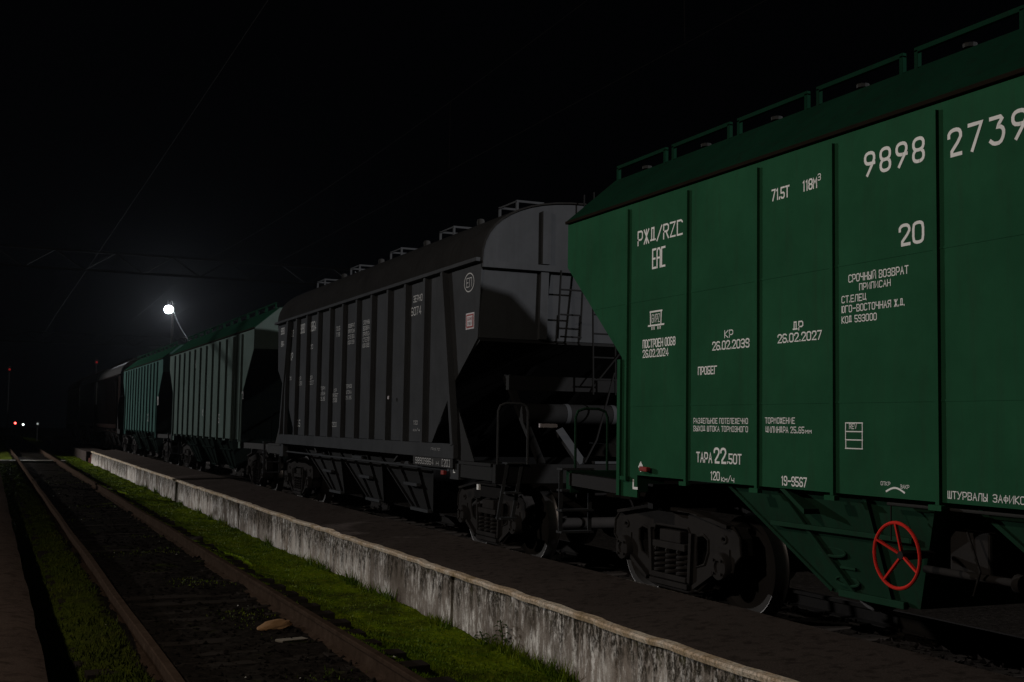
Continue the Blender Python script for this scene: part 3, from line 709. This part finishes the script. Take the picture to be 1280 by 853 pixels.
    if end_kit:
        for q in (-1, 1):
            m = MB(); Y = q * (e + .50)
            def hoop(x0, x1, z1): m.tube([(x0, Y, 1.24), (x0, Y, z1 - .1), (x0 + .03, Y, z1 - .03), (x0 + .12, Y, z1), (x1 - .12, Y, z1), (x1 - .03, Y, z1 - .03), (x1, Y, z1 - .1), (x1, Y, 1.24)], .016, 7)
            hoop(-1.22, -.80, 1.98); m.build('handrail', und_m, r, smooth=True)
            m = MB()
            for x in (-1.38, -1.0): m.bar((x, Y + q * .05, .55), (x, Y + q * .05, 1.26), .05, .015)
            for z in (.55, .80, 1.03, 1.275): m.box(-1.40, -.98, Y - .02, Y + .12 if q > 0 else Y + .10, z - .012, z + .012)
            m.build('step_ladder', M['grey'], r)
            m = MB()
            for x in (-.62, -.28): m.tube([(x, q * (e - .02), 3.6), (x, q * (e + .1), 3.4), (x, q * (e - .6), 2.2), (x, q * (e + .45), 1.25)], .014, 6)
            m.build('end_ladder', und_m, r)
            m = MB(); m.bar((.5, q * (e - 1.2), 2.5), (.5, q * (e + .5), 1.25), .07, .07); m.bar((-.5, q * (e - 1.2), 2.5), (-.5, q * (e + .5), 1.25), .07, .07); m.build('end_strut', und_m, r)
    return r
NEAR_CY, NEAR_E = 4.55, 7.32
near_ribs = [5.93, 4.81, 3.71, 2.735, 1.64, .55, -.55, -1.64, -2.73, -3.71, -4.81, -5.93]
near = trap_wagon(NEAR_CY, 'bright green hopper wagon nearest the camera with crisp white stencils and red handwheel', NEAR_E, near_ribs, (M['green'], M['green_roof'], M['green_under']), True, rd=.025)
near_bogie = make_bogie(near, 10.42 - NEAR_CY, M['steel'], M['wheel'])
def bogie_copy(root, y):
    b = copy_tree(near_bogie, root); b.location = (0, y, 0); return b
bogie_copy(near, -(10.42 - NEAR_CY))

# lettering of the near wagon
T = [("РЖД/RZC", 10.30, 9.45, 3.585, .15), ("еас", 10.01, 9.76, 3.315, .21), ("ПОСТРОЕН 0068", 10.18, 9.57, 2.55, .085), ("26.02.2024", 10.18, 9.69, 2.455, .08), ("КР", 8.76, 8.62, 2.565, .07),
     ("26.02.2039", 8.95, 8.38, 2.465, .08), ("ПРОБЕГ", 9.18, 8.87, 2.255, .075), ("ДР", 7.79, 7.65, 2.565, .075), ("26.02.2027", 7.99, 7.42, 2.475, .075),
     ("РАЗДЕЛЬНОЕ ПОТЕЛЕЖЕЧНО", 9.25, 8.40, 1.815, .05), ("ВЫХОД ШТОКА ТОРМОЗНОГО", 9.25, 8.40, 1.745, .05), ("ТОРМОЖЕНИЕ", 8.16, 7.76, 1.82, .05), ("ЦИЛИНДРА 25..65", 8.15, 7.64, 1.745, .052), ("мм", 7.63, 7.55, 1.745, .05),
     ("ТАРА", 9.20, 8.94, 1.465, .095), ("22", 8.92, 8.72, 1.465, .14), (".50Т", 8.71, 8.49, 1.468, .09), ("120", 8.97, 8.82, 1.315, .08), ("км/ч", 8.80, 8.60, 1.31, .06), ("19-9567", 7.94, 7.61, 1.322, .078),
     ("71.5Т", 8.07, 7.83, 3.665, .10), ("118М", 7.66, 7.475, 3.675, .09), ("3", 7.47, 7.43, 3.73, .055), ("20", 6.57, 6.31, 3.085, .16),
     ("СРОЧНЫЙ ВОЗВРАТ", 7.11, 6.47, 2.885, .06), ("ПРИПИСАН", 6.99, 6.65, 2.815, .052), ("СТ.ЕЛЕЦ", 7.19, 6.91, 2.735, .055), ("ЮГО-ВОСТОЧНАЯ Ж.Д.", 7.19, 6.51, 2.66, .055), ("КОД 593000", 7.19, 6.80, 2.58, .055),
     ("REV", 7.11, 7.02, 1.785, .04), ("ОТКР", 6.77, 6.67, 1.385, .028), ("ЗАКР", 6.57, 6.48, 1.372, .028), ("ШТУРВАЛЫ", 6.12, 5.77, 1.33, .052), ("ЗАФИКСИРУЙ", 5.73, 5.29, 1.33, .052)]
GL['е'], GL['а'], GL['с'] = GL['e'], GL['a'], GL['c']
for t, yl, yr, z, h in T:
    big = h > .13 and t[0] in '2'
    write(t, yl, yr, z, h, near, NEAR_CY, weight=(1.0 if 'Ж' in t else 1.25) if h > .07 else 1.05, rnd=big)
write("9898", 6.93, 6.30, 3.655, .185, near, NEAR_CY, rnd=True, slit=True, weight=1.15)
write("2739", 6.09, 5.40, 3.630, .195, near, NEAR_CY, rnd=True, slit=True, weight=1.15)
lines_mark([[(7.15, 1.83), (6.96, 1.83)], [(7.15, 1.766), (6.96, 1.766)], [(7.15, 1.704), (6.96, 1.704)], [(7.15, 1.64), (6.96, 1.64)], [(7.147, 1.822), (7.147, 1.774)], [(7.147, 1.757), (7.147, 1.712)], [(7.147, 1.695), (7.147, 1.648)],
            [(6.963, 1.822), (6.963, 1.774)], [(6.963, 1.757), (6.963, 1.712)], [(6.963, 1.695), (6.963, 1.648)]], near, NEAR_CY, M['white'], .008)
lines_mark([[(6.71 - .18 * k / 8, 1.345 + .028 * math.sin(math.pi * k / 8)) for k in range(9)]], near, NEAR_CY, M['white'], .013)
lines_mark([[(10.04, 2.90), (9.82, 2.90)], [(10.03, 2.77), (10.035, 2.885)], [(9.835, 2.77), (9.83, 2.885)], [(10.07, 2.765), (9.78, 2.765)], [(10.0, 2.745), (10.0, 2.73)], [(9.96, 2.745), (9.96, 2.73)], [(9.89, 2.745), (9.89, 2.73)], [(9.85, 2.745), (9.85, 2.73)]], near, NEAR_CY, M['white'], .016)
write("GWPZ", 10.01, 9.855, 2.79, .085, near, NEAR_CY)
lines_mark([[(10.345, 1.245), (10.345, 1.17), (10.27, 1.17)]], near, NEAR_CY, M['white'], .024)
lines_mark([[(10.235, 1.385), (10.20, 1.425), (10.165, 1.385)], [(10.20, 1.41), (10.20, 1.345)]], near, NEAR_CY, M['white'], .02)
# red release handle, handwheel, shafts
m = MB(); m.bar((-1.64, 10.13 - NEAR_CY, 1.37), (-1.64, 9.98 - NEAR_CY, 1.365), .05, .045); m.build('release_handle', M['dull_red'], near, bevel=.01)
hw = empty('handwheel', (-1.70, 6.50 - NEAR_CY, .915)); hw.parent = near
m = MB(); m.tube([(0, .225 * math.cos(t), .225 * math.sin(t)) for t in [2 * math.pi * i / 40 for i in range(40)]], .0125, 8, True); m.build('rim', M['red'], hw, smooth=True)
for t in (math.radians(100 - 8), math.radians(-25), math.radians(155), math.radians(-125 + 180 + 180)):
    m = MB(); a = Vector((.05, 0, 0)); bq = Vector((0, -.222 * math.cos(t), .222 * math.sin(t))); m.bar(a, bq, .022, .014, (1, 0, 0)); m.build('spoke', M['red'], hw)
m = MB(); m.lathe([(0, .03), (.06, .035), (.30, .025)], (.03, 0, 0), 'x', 12); m.build('hub', M['steel'], hw)
m = MB(); m.tube([(-1.35, 6.60 - NEAR_CY, .80), (-1.35, 5.75 - NEAR_CY, .80)], .028, 10); m.lathe([(0, .06), (.05, .065), (.06, .03)], (-1.35, 5.72 - NEAR_CY, .80), 'y', 12); m.tube([(-1.4, 6.15 - NEAR_CY, 1.1), (-1.42, 6.02 - NEAR_CY, .85), (-1.4, 6.1 - NEAR_CY, .68)], .010, 6); m.build('gate_shaft', M['steel'], near, smooth=True)
m = MB(); m.box(-1.3, -1.0, 6.05 - NEAR_CY, 6.42 - NEAR_CY, .75, 1.10); m.build('gear_box', M['steel'], near, bevel=.02)
m = MB(); m.tube([(-1.57, 6.73 - NEAR_CY, 1.255), (-1.57, -2 - NEAR_CY, 1.255)], .012, 7); m.build('control_rod', M['pole'], near, smooth=True)
m = MB(); m.tube([(-1.57, 6.70 - NEAR_CY, 1.25), (-1.58, 6.69 - NEAR_CY, 1.0)], .006, 5); m.build('chain', M['steel'], near)

# ------------------------------------------------------------------ arched-roof hopper wagon (dark grey)
def arch(n=24, a=1.6, b=.90, z0=3.95, p=2.35):
    P = []
    for i in range(n + 1):
        t = math.pi * i / n; c, s = math.cos(t), math.sin(t)
        P.append((-a * math.copysign(abs(c) ** (2 / p), c), z0 + b * abs(s) ** (2 / p)))
    return P
def arch_wagon(cy, label, e, ribs, mats, rich=True, far_only=False):
    side_m, roof_m, und_m = mats
    r = empty('hopper_wagon', (7.5, cy, 0)); tag(r, label, 'freight wagon', 'covered hopper wagons of the grain train')
    h = [(e, 3.93), (e - .10, 2.92), (e - .95, 2.34), (e - 1.80, 1.505)]
    poly = [(-y, z) for y, z in h] + [(y, z) for y, z in reversed(h)]
    for s in (-1, 1):
        m = MB(); m.prism(poly, s * 1.585, s * 1.57); sw = m.build('side_wall', side_m, r)
        for y in ribs:
            m = MB(); m.box(min(s * 1.584, s * 1.652), max(s * 1.584, s * 1.652), y - .045, y + .045, 1.49, 3.935); m.build('rib', side_m, sw)
        for q in (-1, 1):
            m = MB(); m.bar((s * 1.628, q * (e - 1.30), 3.93), (s * 1.628, q * (e - .76), 1.49), .10, .085, (1, 0, 0)); m.build('corner_post', side_m, sw)
        m = MB(); x0, x1 = sorted((s * 1.50, s * 1.668)); m.box(x0, x1, -e + .70, e - .70, 1.30, 1.50); m.build('side_sill', side_m, r, bevel=.006)
        m = MB(); x0, x1 = sorted((s * 1.56, s * 1.675)); m.box(x0, x1, -e - .005, e + .005, 3.936, 3.99); m.build('eave', side_m, r, bevel=.008)
        for q in (-1, 1):
            m = MB(); m.box(min(s * 1.62, s * 1.5), max(s * 1.62, s * 1.5), min(q * (e - .95), q * (e - .62)), max(q * (e - .95), q * (e - .62)), 1.02, 1.296); m.build('jacking_pad', side_m, r, bevel=.006)
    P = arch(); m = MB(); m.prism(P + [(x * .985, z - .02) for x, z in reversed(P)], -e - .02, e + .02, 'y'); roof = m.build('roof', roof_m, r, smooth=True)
    for q in (-1, 1):
        m = MB(); m.prism(arch(24, 1.575, .875, 3.94), q * (e + .005), q * (e - .02), 'y')
        m.add([(a, q * (e - .03 - t - d), z) for d in (0, .02) for (a, z, t) in ((-1.569, 3.93, 0), (1.569, 3.93, 0), (1.569, 2.93, .05), (-1.569, 2.93, .05))], [(0, 1, 2, 3), (7, 6, 5, 4), (0, 4, 5, 1), (1, 5, 6, 2), (2, 6, 7, 3), (3, 7, 4, 0)]); ew = m.build('end_wall', side_m, r)
        m = MB(); y0, y1 = sorted((q * (e - .03), q * (e + .045))); m.box(-1.585, 1.585, y0, y1, 3.86, 3.945)
        for x in (-.66, .66):
            m.box(x - .06, x + .06, q * (e + .003) if q > 0 else q * (e + .06), q * (e + .06) if q > 0 else q * (e + .003), 3.955, 4.68)
            m.bar((x, q * (e - .02), 3.85), (x, q * (e - .06), 2.94), .12, .075, (1, 0, 0))
        m.build('end_rib', side_m, ew, bevel=.004)
        m = MB(); m.prism([(q * (e - .09), 2.925), (q * (e - 3.6), 1.20), (q * (e - 3.6), 1.16), (q * (e - .07), 2.885)], -1.565, 1.565); m.build('end_slope', und_m, r)
        for x in (-1.45, -.5, .5, 1.45):
            m = MB(); m.bar((x, q * (e - .32), 2.83), (x, q * (e - 2.6), 1.56), .07, .09); m.build('slope_rib', und_m, r)
        m = MB(); y0, y1 = sorted((q * (e + .50), q * (e + .62))); m.box(-1.60, 1.60, y0, y1, 1.03, 1.275); m.build('end_beam', und_m, r, bevel=.01)
        for s in (-1, 1): m = MB(); m.bar((s * 1.56, q * (e + .5), 1.16), (s * 1.56, q * (e - .70), 1.16), .08, .2, (1, 0, 0)); m.build('end_sill', und_m, r)
        for s in (-1, 1):
            m = MB(); m.prism([(q * (e - .72), 1.28), (q * (e + .5), 1.28), (q * (e + .5), 1.24), (q * (e - .75), 1.24)], s * 1.62, s * 1.1); m.prism([(q * (e - .74), 2.0), (q * (e - .1), 1.285), (q * (e - .76), 1.285)], s * 1.60, s * 1.585); m.build('gusset', und_m, r)
        m = MB()
        for x in (-.9, .9): m.bar((x, q * (e + .5), 1.27), (x, q * (e - .7), 2.45), .09, .07)
        m.box(-1.22, .45, q * (e + .08) - .05, q * (e + .08) + .05, 2.24, 2.43); m.build('end_strut', und_m, r)
        coupler(r, q * (e + .6), q)
        if rich and q < 0:
            m = MB(); Y = q * (e + .56)
            for x0, x1 in ((-1.55, -1.13),): m.tube([(x0, Y, 1.25), (x0, Y, 1.95), (x0 + .03, Y, 2.02), (x0 + .10, Y, 2.05), (x1 - .10, Y, 2.05), (x1 - .03, Y, 2.02), (x1, Y, 1.95), (x1, Y, 1.25)], .019, 8)
            m.build('handrail', side_m, r, smooth=True)
            m = MB()
            for x in (-1.44, -1.24): m.bar((x, Y - .06, 1.29), (x - .12, Y - .06, .58), .045, .02, (1, 0, 0))
            for z in (.60, .92): m.box(-1.56 + (z - .58) * .17, -1.34 + (z - .58) * .17, Y - .15, Y + .02, z - .012, z + .012)
            m.box(-1.46, -1.20, Y - .10, Y + .06, 1.282, 1.30); m.build('step_ladder', side_m, r)
            m = MB(); m.tube([(-.98, q * (e + .1), 1.93), (1.2, q * (e + .1), 1.93)], .135, 20); m.build('air_tank', und_m, r, smooth=True)
            for xs_ in (-.4, .3): m = MB(); m.lathe([(0, .14), (.06, .14)], (xs_, q * (e + .1), 1.93), 'x', 20); m.build('tank_strap', side_m, r, smooth=True)
            m = MB(); Yl = q * (e + .10)
            for x in (-.46, -.12): m.tube([(x, Yl, 3.88), (x - .04, Yl, 2.95)], .014, 6)
            for z in (3.62, 3.28, 2.98): m.tube([(-.46, Yl, z), (-.14, Yl, z)], .012, 6)
            for x in (-.10, .24): m.tube([(x, Yl - .25, 3.45), (x + .02, Yl - .25, 2.2)], .013, 6)
            for z in (3.28, 3.02, 2.7, 2.4): m.tube([(-.10, Yl - .25, z), (.25, Yl - .25, z)], .012, 6)
            m.tube([(.24, Yl - .25, 2.5), (-.1, Yl - .40, 1.6), (-.3, Yl - .45, 1.3)], .014, 6); m.tube([(.0, Yl - .25, 2.4), (.5, Yl - .3, 3.0)], .012, 6)
            m.build('end_ladder', und_m, r, smooth=True)
            m = MB()
            m.tube([(-.12, Yl, 4.95), (-.12, Yl, 4.55), (-.06, Yl, 4.5), (-.06, Yl, 4.35), (.0, Yl, 4.33)], .010, 6); m.tube([(.03, Yl, 5.0), (.03, Yl, 4.35)], .010, 6); m.tube([(-.06, Yl, 4.15), (-.08, Yl, 4.02), (.02, Yl, 4.02)], .010, 6); m.build('roof_grab_iron', und_m, r, smooth=True)
            m = MB(); m.box(-.95, -.70, Y + .02, Y + .06, 1.75, 1.80); m.build('name_plate', M['sticker'], r)
            m = MB(); m.bar((-.55, Y + .3, 1.72), (-.32, Y + .05, 1.28), .12, .06); m.box(-.10, .55, Y + .1, Y + .2, 1.28, 1.31); m.build('brake_lever', side_m, r)
    # roof hatch rails
    ys_ = [14.95, 17.35, 19.90, 22.45, 25.05]
    for i, y in enumerate(ys_):
        y = y - 20.48; m = MB(); a, b = y - .30, y + .30
        zt = 4.83
        for yy_ in (a, b): m.bar((-1.0, yy_, 4.62), (-1.0, yy_, zt), .03, .035); m.bar((-1.015, yy_, zt), (-.60, yy_, zt), .03, .03)
        m.bar((-1.0, a, zt), (-1.0, b, zt), .022, .022); m.build('roof_rail', side_m, roof)
        if i < 4 and rich:
            m = MB(); m.lathe([(4.74, .05), (4.84, .06), (4.87, .05), (4.88, .02)], (-.80, y + 1.50, 0), 'z', 12); m.build('hatch_lock', M['pole'], roof, smooth=True)
    m = MB(); m.box(-.17, .17, -e - .4, e + .4, .86, 1.15); m.build('centre_sill', M['black'], r)
    m = MB(); m.tube([(-1.55, -e + 1.2, 1.13), (-1.55, e - .6, 1.13)], .018, 7); m.build('brake_pipe', side_m, r, smooth=True)
    for (a, b, c, d) in ((-3.9, -1.2, -2.95, -2.05), (-1.35, 1.35, -.45, .45), (1.2, 3.9, 2.05, 2.95)):
        m = MB(); X0, X1, Z0, Z1 = 1.42, 1.05, 1.29, .38
        m.add([(-X0, a, Z0), (-X0, b, Z0), (X0, b, Z0), (X0, a, Z0), (-X1, c, Z1), (-X1, d, Z1), (X1, d, Z1), (X1, c, Z1)], [(0, 1, 5, 4), (1, 2, 6, 5), (2, 3, 7, 6), (3, 0, 4, 7), (4, 5, 6, 7)])
        hp = m.build('hopper_bin', und_m, r); L = lambda t: (-(X0 + (X1 - X0) * t), Z0 + (Z1 - Z0) * t); m = MB()
        for t in (.14, .52, .97):
            x, z = L(t); ym = (a + (c - a) * t + b + (d - b) * t) / 2; hwid = (.30, .32, .42)[(.14, .52, .97).index(t)]
            m.bar((x - .05, ym - hwid, z), (x - .05, ym + hwid, z), .09, .05)
        m.build('hopper_rail', side_m, hp, bevel=.006)
        m = MB()
        for q0, q1 in ((a, c), (b, d), ((a + b) / 2 - .5, (c + d) / 2 - .25), ((a + b) / 2 + .5, (c + d) / 2 + .25)):
            m.bar((L(.01)[0] - .012, q0, L(.01)[1]), (L(.98)[0] - .012, q1, L(.98)[1]), .05, .04, (0, 1, 0))
        m.build('hopper_stiffener', und_m, hp)
    return r
DCY, DE = 20.48, 6.02
dribs = [16.55 + .885 * k - DCY for k in range(10)] + [25.40 - DCY]
dark = arch_wagon(DCY, 'dark grey arched roof hopper wagon coupled behind the bright green one', DE, dribs, (M['grey'], M['grey_roof'], plain('dark_grey_underbody', (.016, .016, .0165), .8)))
bogie_copy(dark, 15.2 - DCY); bogie_copy(dark, 26.3 - DCY - .2)
DW = M['dull_white']; XF = -1.5862
D2 = [("ЗЕРНО", 17.07, 16.65, 3.625, .105), ("6074", 17.17, 16.69, 3.425, .13), ("9890", 26.15, 25.80, 3.70, .15), ("9864", 26.11, 25.80, 3.43, .12), ("22", 25.19, 24.93, 3.595, .14), ("КР", 25.16, 24.94, 3.085, .16), ("20", 25.18, 25.03, 2.665, .07),
      ("9890", 24.36, 23.95, 3.605, .20), ("КР", 24.36, 24.16, 2.63, .08), ("2039", 24.44, 24.07, 2.53, .08), ("22.5", 24.55, 24.13, 1.675, .14), ("9864", 23.49, 23.04, 3.595, .20), ("20", 23.45, 23.25, 3.24, .09), ("ДР", 23.42, 23.22, 2.62, .08), ("2027", 23.50, 23.11, 2.52, .08),
      ("ТОРМ", 22.58, 22.22, 2.39, .07), ("ЦИЛИН", 22.58, 22.22, 2.29, .07), ("25..65", 22.58, 22.22, 2.19, .07), ("70.5", 21.54, 21.27, 3.48, .08), ("118", 21.54, 21.27, 3.37, .08),
      ("КР", 21.60, 21.39, 2.33, .07), ("ПРОБЕГ", 21.7, 21.29, 2.24, .07), ("2039", 21.65, 21.35, 2.15, .07), ("1200", 21.71, 21.34, 1.69, .09), ("ВОЗВРАТ", 20.72, 20.31, 3.48, .07), ("ПРИПИСАН", 20.72, 20.31, 3.38, .07), ("СТ.ЕЛЕЦ", 20.72, 20.31, 3.28, .07), ("КОД 593", 20.72, 20.31, 3.18, .07),
      ("ТОРМОЗ", 20.79, 20.41, 2.39, .07), ("ШТОКА", 20.75, 20.41, 2.29, .06), ("25..65", 20.79, 20.41, 2.19, .06),
      ("СРОЧНЫЙ", 19.79, 19.34, 3.47, .075), ("ВОЗВРАТ", 19.79, 19.34, 3.37, .075), ("ПРИПИСАН", 19.79, 19.34, 3.27, .075), ("СТ.ЕЛЕЦ", 19.79, 19.34, 3.17, .075), ("КОД 5930", 19.79, 19.34, 3.07, .075), ("120", 16.95, 16.75, 1.76, .06), ("км/ч", 16.95, 16.65, 1.66, .05)]
for t, yl, yr, z, h in D2: write(t, yl + (.14 if yl < 17.5 else .07), yr + (.14 if yl < 17.5 else .07), z, h, dark, DCY, DW, XF, weight=1.0)
m = MB(); m.box(-1.66, -1.60, 15.20 - DCY, 16.85 - DCY, 1.17, 1.297); m.build('number_board', M['black'], dark)
write("98909864", 16.74, 15.95, 1.19, .09, dark, DCY, DW, -1.6635, weight=1.0); write("Н", 15.85, 15.74, 1.19, .06, dark, DCY, DW, -1.6635); write("[20]", 15.63, 15.28, 1.185, .10, dark, DCY, DW, -1.6635, weight=1.0)
write("ГРУЗ 70Т", 16.05, 15.66, 1.40, .035, dark, DCY, DW, -1.672); write("L", 15.27, 15.19, 1.11, .09, dark, DCY, M['white'], -1.624, weight=1.3)
lines_mark([[(14.90 + .175 * math.cos(t), 3.70 + .125 * math.sin(t)) for t in [2 * math.pi * i / 28 for i in range(29)]]], dark, DCY, DW, .015, XF)
write("ЕП", 15.00, 14.80, 3.635, .13, dark, DCY, DW, XF, weight=.75)
m = MB(); m.box(-1.588, -1.584, 14.69 - DCY, 14.99 - DCY, 3.06, 3.28); m.build('sticker', M['sticker'], dark)
m = MB(); m.box(-1.5905, -1.5885, 14.71 - DCY, 14.97 - DCY, 3.078, 3.262); m.build('sticker_ring', M['dull_red'], dark)
m = MB(); m.box(-1.593, -1.591, 14.745 - DCY, 14.935 - DCY, 3.10, 3.24); m.build('sticker_panel', M['sticker'], dark)
write("ЗЕРНО", 14.925, 14.755, 3.175, .045, dark, DCY, M['dull_red'], -1.594); write("РЖД", 14.91, 14.77, 3.115, .04, dark, DCY, M['black'], -1.594)
m = MB(); m.bar((-1.66, 15.60 - DCY, 1.10), (-1.66, 15.48 - DCY, 1.10), .05, .06); m.build('release_handle', M['dull_red'], dark, bevel=.01)
m = MB(); m.lathe([(0, .03), (-.012, .03)], (-1.673, 18.05 - DCY, 2.18), 'x', 12); m.build('reflector', M['sticker'], dark)
m = MB(); m.box(-1.63, -1.60, 14.33 - DCY, 14.39 - DCY, .93, 1.0); m.build('reflector', M['white'], dark)

# ------------------------------------------------------------------ the wagons further along
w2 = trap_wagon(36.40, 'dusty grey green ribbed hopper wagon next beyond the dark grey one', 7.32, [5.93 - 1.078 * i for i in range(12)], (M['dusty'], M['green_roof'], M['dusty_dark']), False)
bogie_copy(w2, 5.75); bogie_copy(w2, -5.75)
for t, yl, yr, z, h in [("РЖД", 30.55, 30.20, 2.30, .22), ("25", 32.9, 32.6, 1.75, .25), ("22.5", 33.9, 33.5, 1.7, .25), ("КР", 36.4, 36.0, 1.9, .2), ("20", 38.2, 37.9, 3.4, .25)]: write(t, yl, yr, z, h, w2, 36.40, DW)
w3 = trap_wagon(52.55, 'teal green ribbed hopper wagon far along the train past the dusty green one', 6.95, [5.55 - 1.01 * i for i in range(12)], (M['teal'], M['green_roof'], M['dusty_dark']), False)
bogie_copy(w3, 5.4); bogie_copy(w3, -5.4)
for t, yl, yr, z, h in [("РЖД", 46.9, 46.5, 2.3, .35), ("22", 49.6, 49.2, 1.7, .3)]: write(t, yl, yr, z, h, w3, 52.55, DW)
brown = (M['brown'], M['black'], M['black'])
for cyw, lab in ((67.6, 'dim brown hopper wagon beyond the teal green one, pale strip at its corner'), (82.0, 'barely visible brown hopper wagon second beyond the teal green one'), (96.4, 'last dim hopper wagon fading into the dark at the train end')):
    wv = arch_wagon(cyw, lab, DE + .5, [-5.0 + .9 * i for i in range(12)], brown, False)
    bogie_copy(wv, 5.2); bogie_copy(wv, -5.2)
    if cyw < 90:
        m = MB(); m.box(-1.70, -1.672, 5.9, 6.15, 2.6, 3.9); m.build('corner_stripe', M['sticker'], wv)

# ------------------------------------------------------------------ lamps and signals
lm = empty('yard_lamp', (9.5, 71.8, -.4)); tag(lm, 'glaring white yard lamp on a tall pole behind the far wagons', 'lamp')
m = MB(); m.tube([(.25, .1, 0), (.25, .1, 4.5), (.25, .1, 9.0)], .08, 10); m.build('pole', M['black'], lm, smooth=True)
m = MB(); m.tube([(.25, .1, 8.9), (.2, 0, 9.15), (0, 0, 9.2)], .035, 8); m.build('bracket', M['pole'], lm, smooth=True)
hd = MB(); hd.lathe([(9.20, .05), (9.14, .09), (8.94, .11), (8.87, .10)], (0, 0, 0), 'z', 20); h_ = hd.build('lamp_head', M['pole'], lm, smooth=True)
m = MB(); m.lathe([(8.42, .01), (8.44, .10), (8.49, .18), (8.57, .24), (8.66, .26), (8.75, .24), (8.83, .18), (8.88, .10)], (0, 0, 0), 'z', 24); m.build('lamp_glass', M['lamp'], h_, smooth=True)
spot('lamp_light', (9.45, 71.15, 8.2), (2, 20, 2), 13000, (.86, .92, 1), 110, .25)
m = MB(); m.tube([(9.50, 71.5, 8.40), (9.54, 70, 7.97), (9.53, 68.5, 7.40), (9.56, 67, 6.80), (9.52, 65, 6.27), (9.49, 63, 5.81), (9.5, 60, 5.3)], .011, 7)
tag(m.build('lamp_cable', M['wire'], smooth=True), 'lit cable sagging from the glaring lamp down behind the wagon roof', 'cable')

def mast_signal(name, x, y, z, glass, label, h0=-.4):
    r = empty(name, (x, y, h0)); tag(r, label, 'railway signal', 'signal lights far down the line')
    m = MB(); m.tube([(0, .25, 0), (0, .25, z - h0 + .3)], .06, 8); m.build('post', M['pole'], r, smooth=True)
    m = MB(); m.box(-.16, .16, 0, .18, z - h0 - .25, z - h0 + .25); hd = m.build('signal_head', M['black'], r, bevel=.02)
    m = MB(); m.lathe([(-.005, .10), (-.03, .085), (-.045, .02)], (0, 0, z - h0), 'y', 16); m.build('signal_lens', glass, hd, smooth=True)
mast_signal('dwarf_signal', 2.40, 120, 1.24, M['sig_red'], 'low signal glowing red at the vanishing end of the empty track')
mast_signal('dwarf_signal', 3.09, 120, 1.11, M['sig_white'], 'low signal with small white light just right of the red one')
mast_signal('dwarf_signal', 4.34, 120, 1.20, M['sig_dim'], 'low signal with very faint white light, rightmost of the low three')
mast_signal('mast_signal', 9.37, 120, 7.17, M['sig_red_dim'], 'tall mast signal with tiny red light above the far wagons')
mast_signal('mast_signal', 1.70, 120, 6.22, M['sig_red_dim'], 'tall mast signal with faint red light high over the empty track')

# ------------------------------------------------------------------ overhead line
def gantry(y, z, hgt, label):
    r = empty('overhead_gantry', (6, y, 0)); tag(r, label, 'gantry', 'overhead line gantries')
    x0, x1 = -14, 8.6; m = MB()
    for dz in (0, hgt): m.bar((x0, 0, z + dz), (x1, 0, z + dz), .09, .09, (0, 0, 1))
    n = 20
    for i in range(n):
        a = x0 + (x1 - x0) * i / n; b = x0 + (x1 - x0) * (i + 1) / n
        m.bar((a, 0, z + (hgt if i % 2 else 0)), (b, 0, z + (0 if i % 2 else hgt)), .05, .05, (0, 1, 0))
    m.build('truss_beam', M_g, r)
    for x in (x0, x1):
        m = MB(); m.bar((x, 0, -.5), (x, 0, z + hgt), .22, .22); m.build('column', M_g, r)
M_g = plain('tarred_lattice_steel', (.0012, .0012, .0012), .95)
gantry(50, 7.7, .75, 'nearer steel truss gantry faintly seen above the dark grey wagon')
gantry(95, 7.4, .75, 'farther steel truss gantry barely visible beyond the lamp')
def wire(x, z, sag, y0, y1, span, label, drop=None):
    m = MB(); n = 60; P = []
    for i in range(n + 1):
        y = y0 + (y1 - y0) * i / n; t = ((y - 50) / span) % 1.0; P.append((x, y, z - sag * 4 * t * (1 - t)))
    m.tube(P, .0035, 5); o = m.build('overhead_wire', M['wire'], smooth=True); tag(o, label, 'wire', 'overhead line wires'); return o
wire(7.5, 6.42, .05, -10, 120, 45, 'contact wire over the train roofs, lower of its pair')
wire(7.5, 8.15, .55, -10, 120, 45, 'messenger wire over the train roofs, upper of its pair')
wire(2.5, 6.2, .05, -10, 120, 45, 'contact wire over the empty track at the dark upper left')
for y in (4.0, 12.0, 20.0, 28.0):
    m = MB(); t = ((y - 50) / 45) % 1.0; zz = 8.15 - .55 * 4 * t * (1 - t); m.tube([(7.5, y, 6.43), (7.52, y + .05, 7.0), (7.5, y, zz)], .006, 5)
    tag(m.build('wire_dropper', M['wire']), 'thin dropper hanging between the two wires over the train', 'wire', 'droppers of the overhead line')

# ------------------------------------------------------------------ night haze
HZ = 0.00002
if HZ:
    m = MB(); m.box(-180, 180, -70, 310, -1.7, 11.5)
    hm = bpy.data.materials.new('night_haze'); hm.use_nodes = True; nt = hm.node_tree; nt.nodes.clear()
    o_ = nt.nodes.new('ShaderNodeOutputMaterial'); pv = nt.nodes.new('ShaderNodeVolumePrincipled')
    pv.inputs['Color'].default_value = (.92, .95, 1, 1); pv.inputs['Density'].default_value = HZ; pv.inputs['Anisotropy'].default_value = .85
    nt.links.new(pv.outputs[0], o_.inputs['Volume'])
    tag(m.build('haze', hm), kind='stuff')
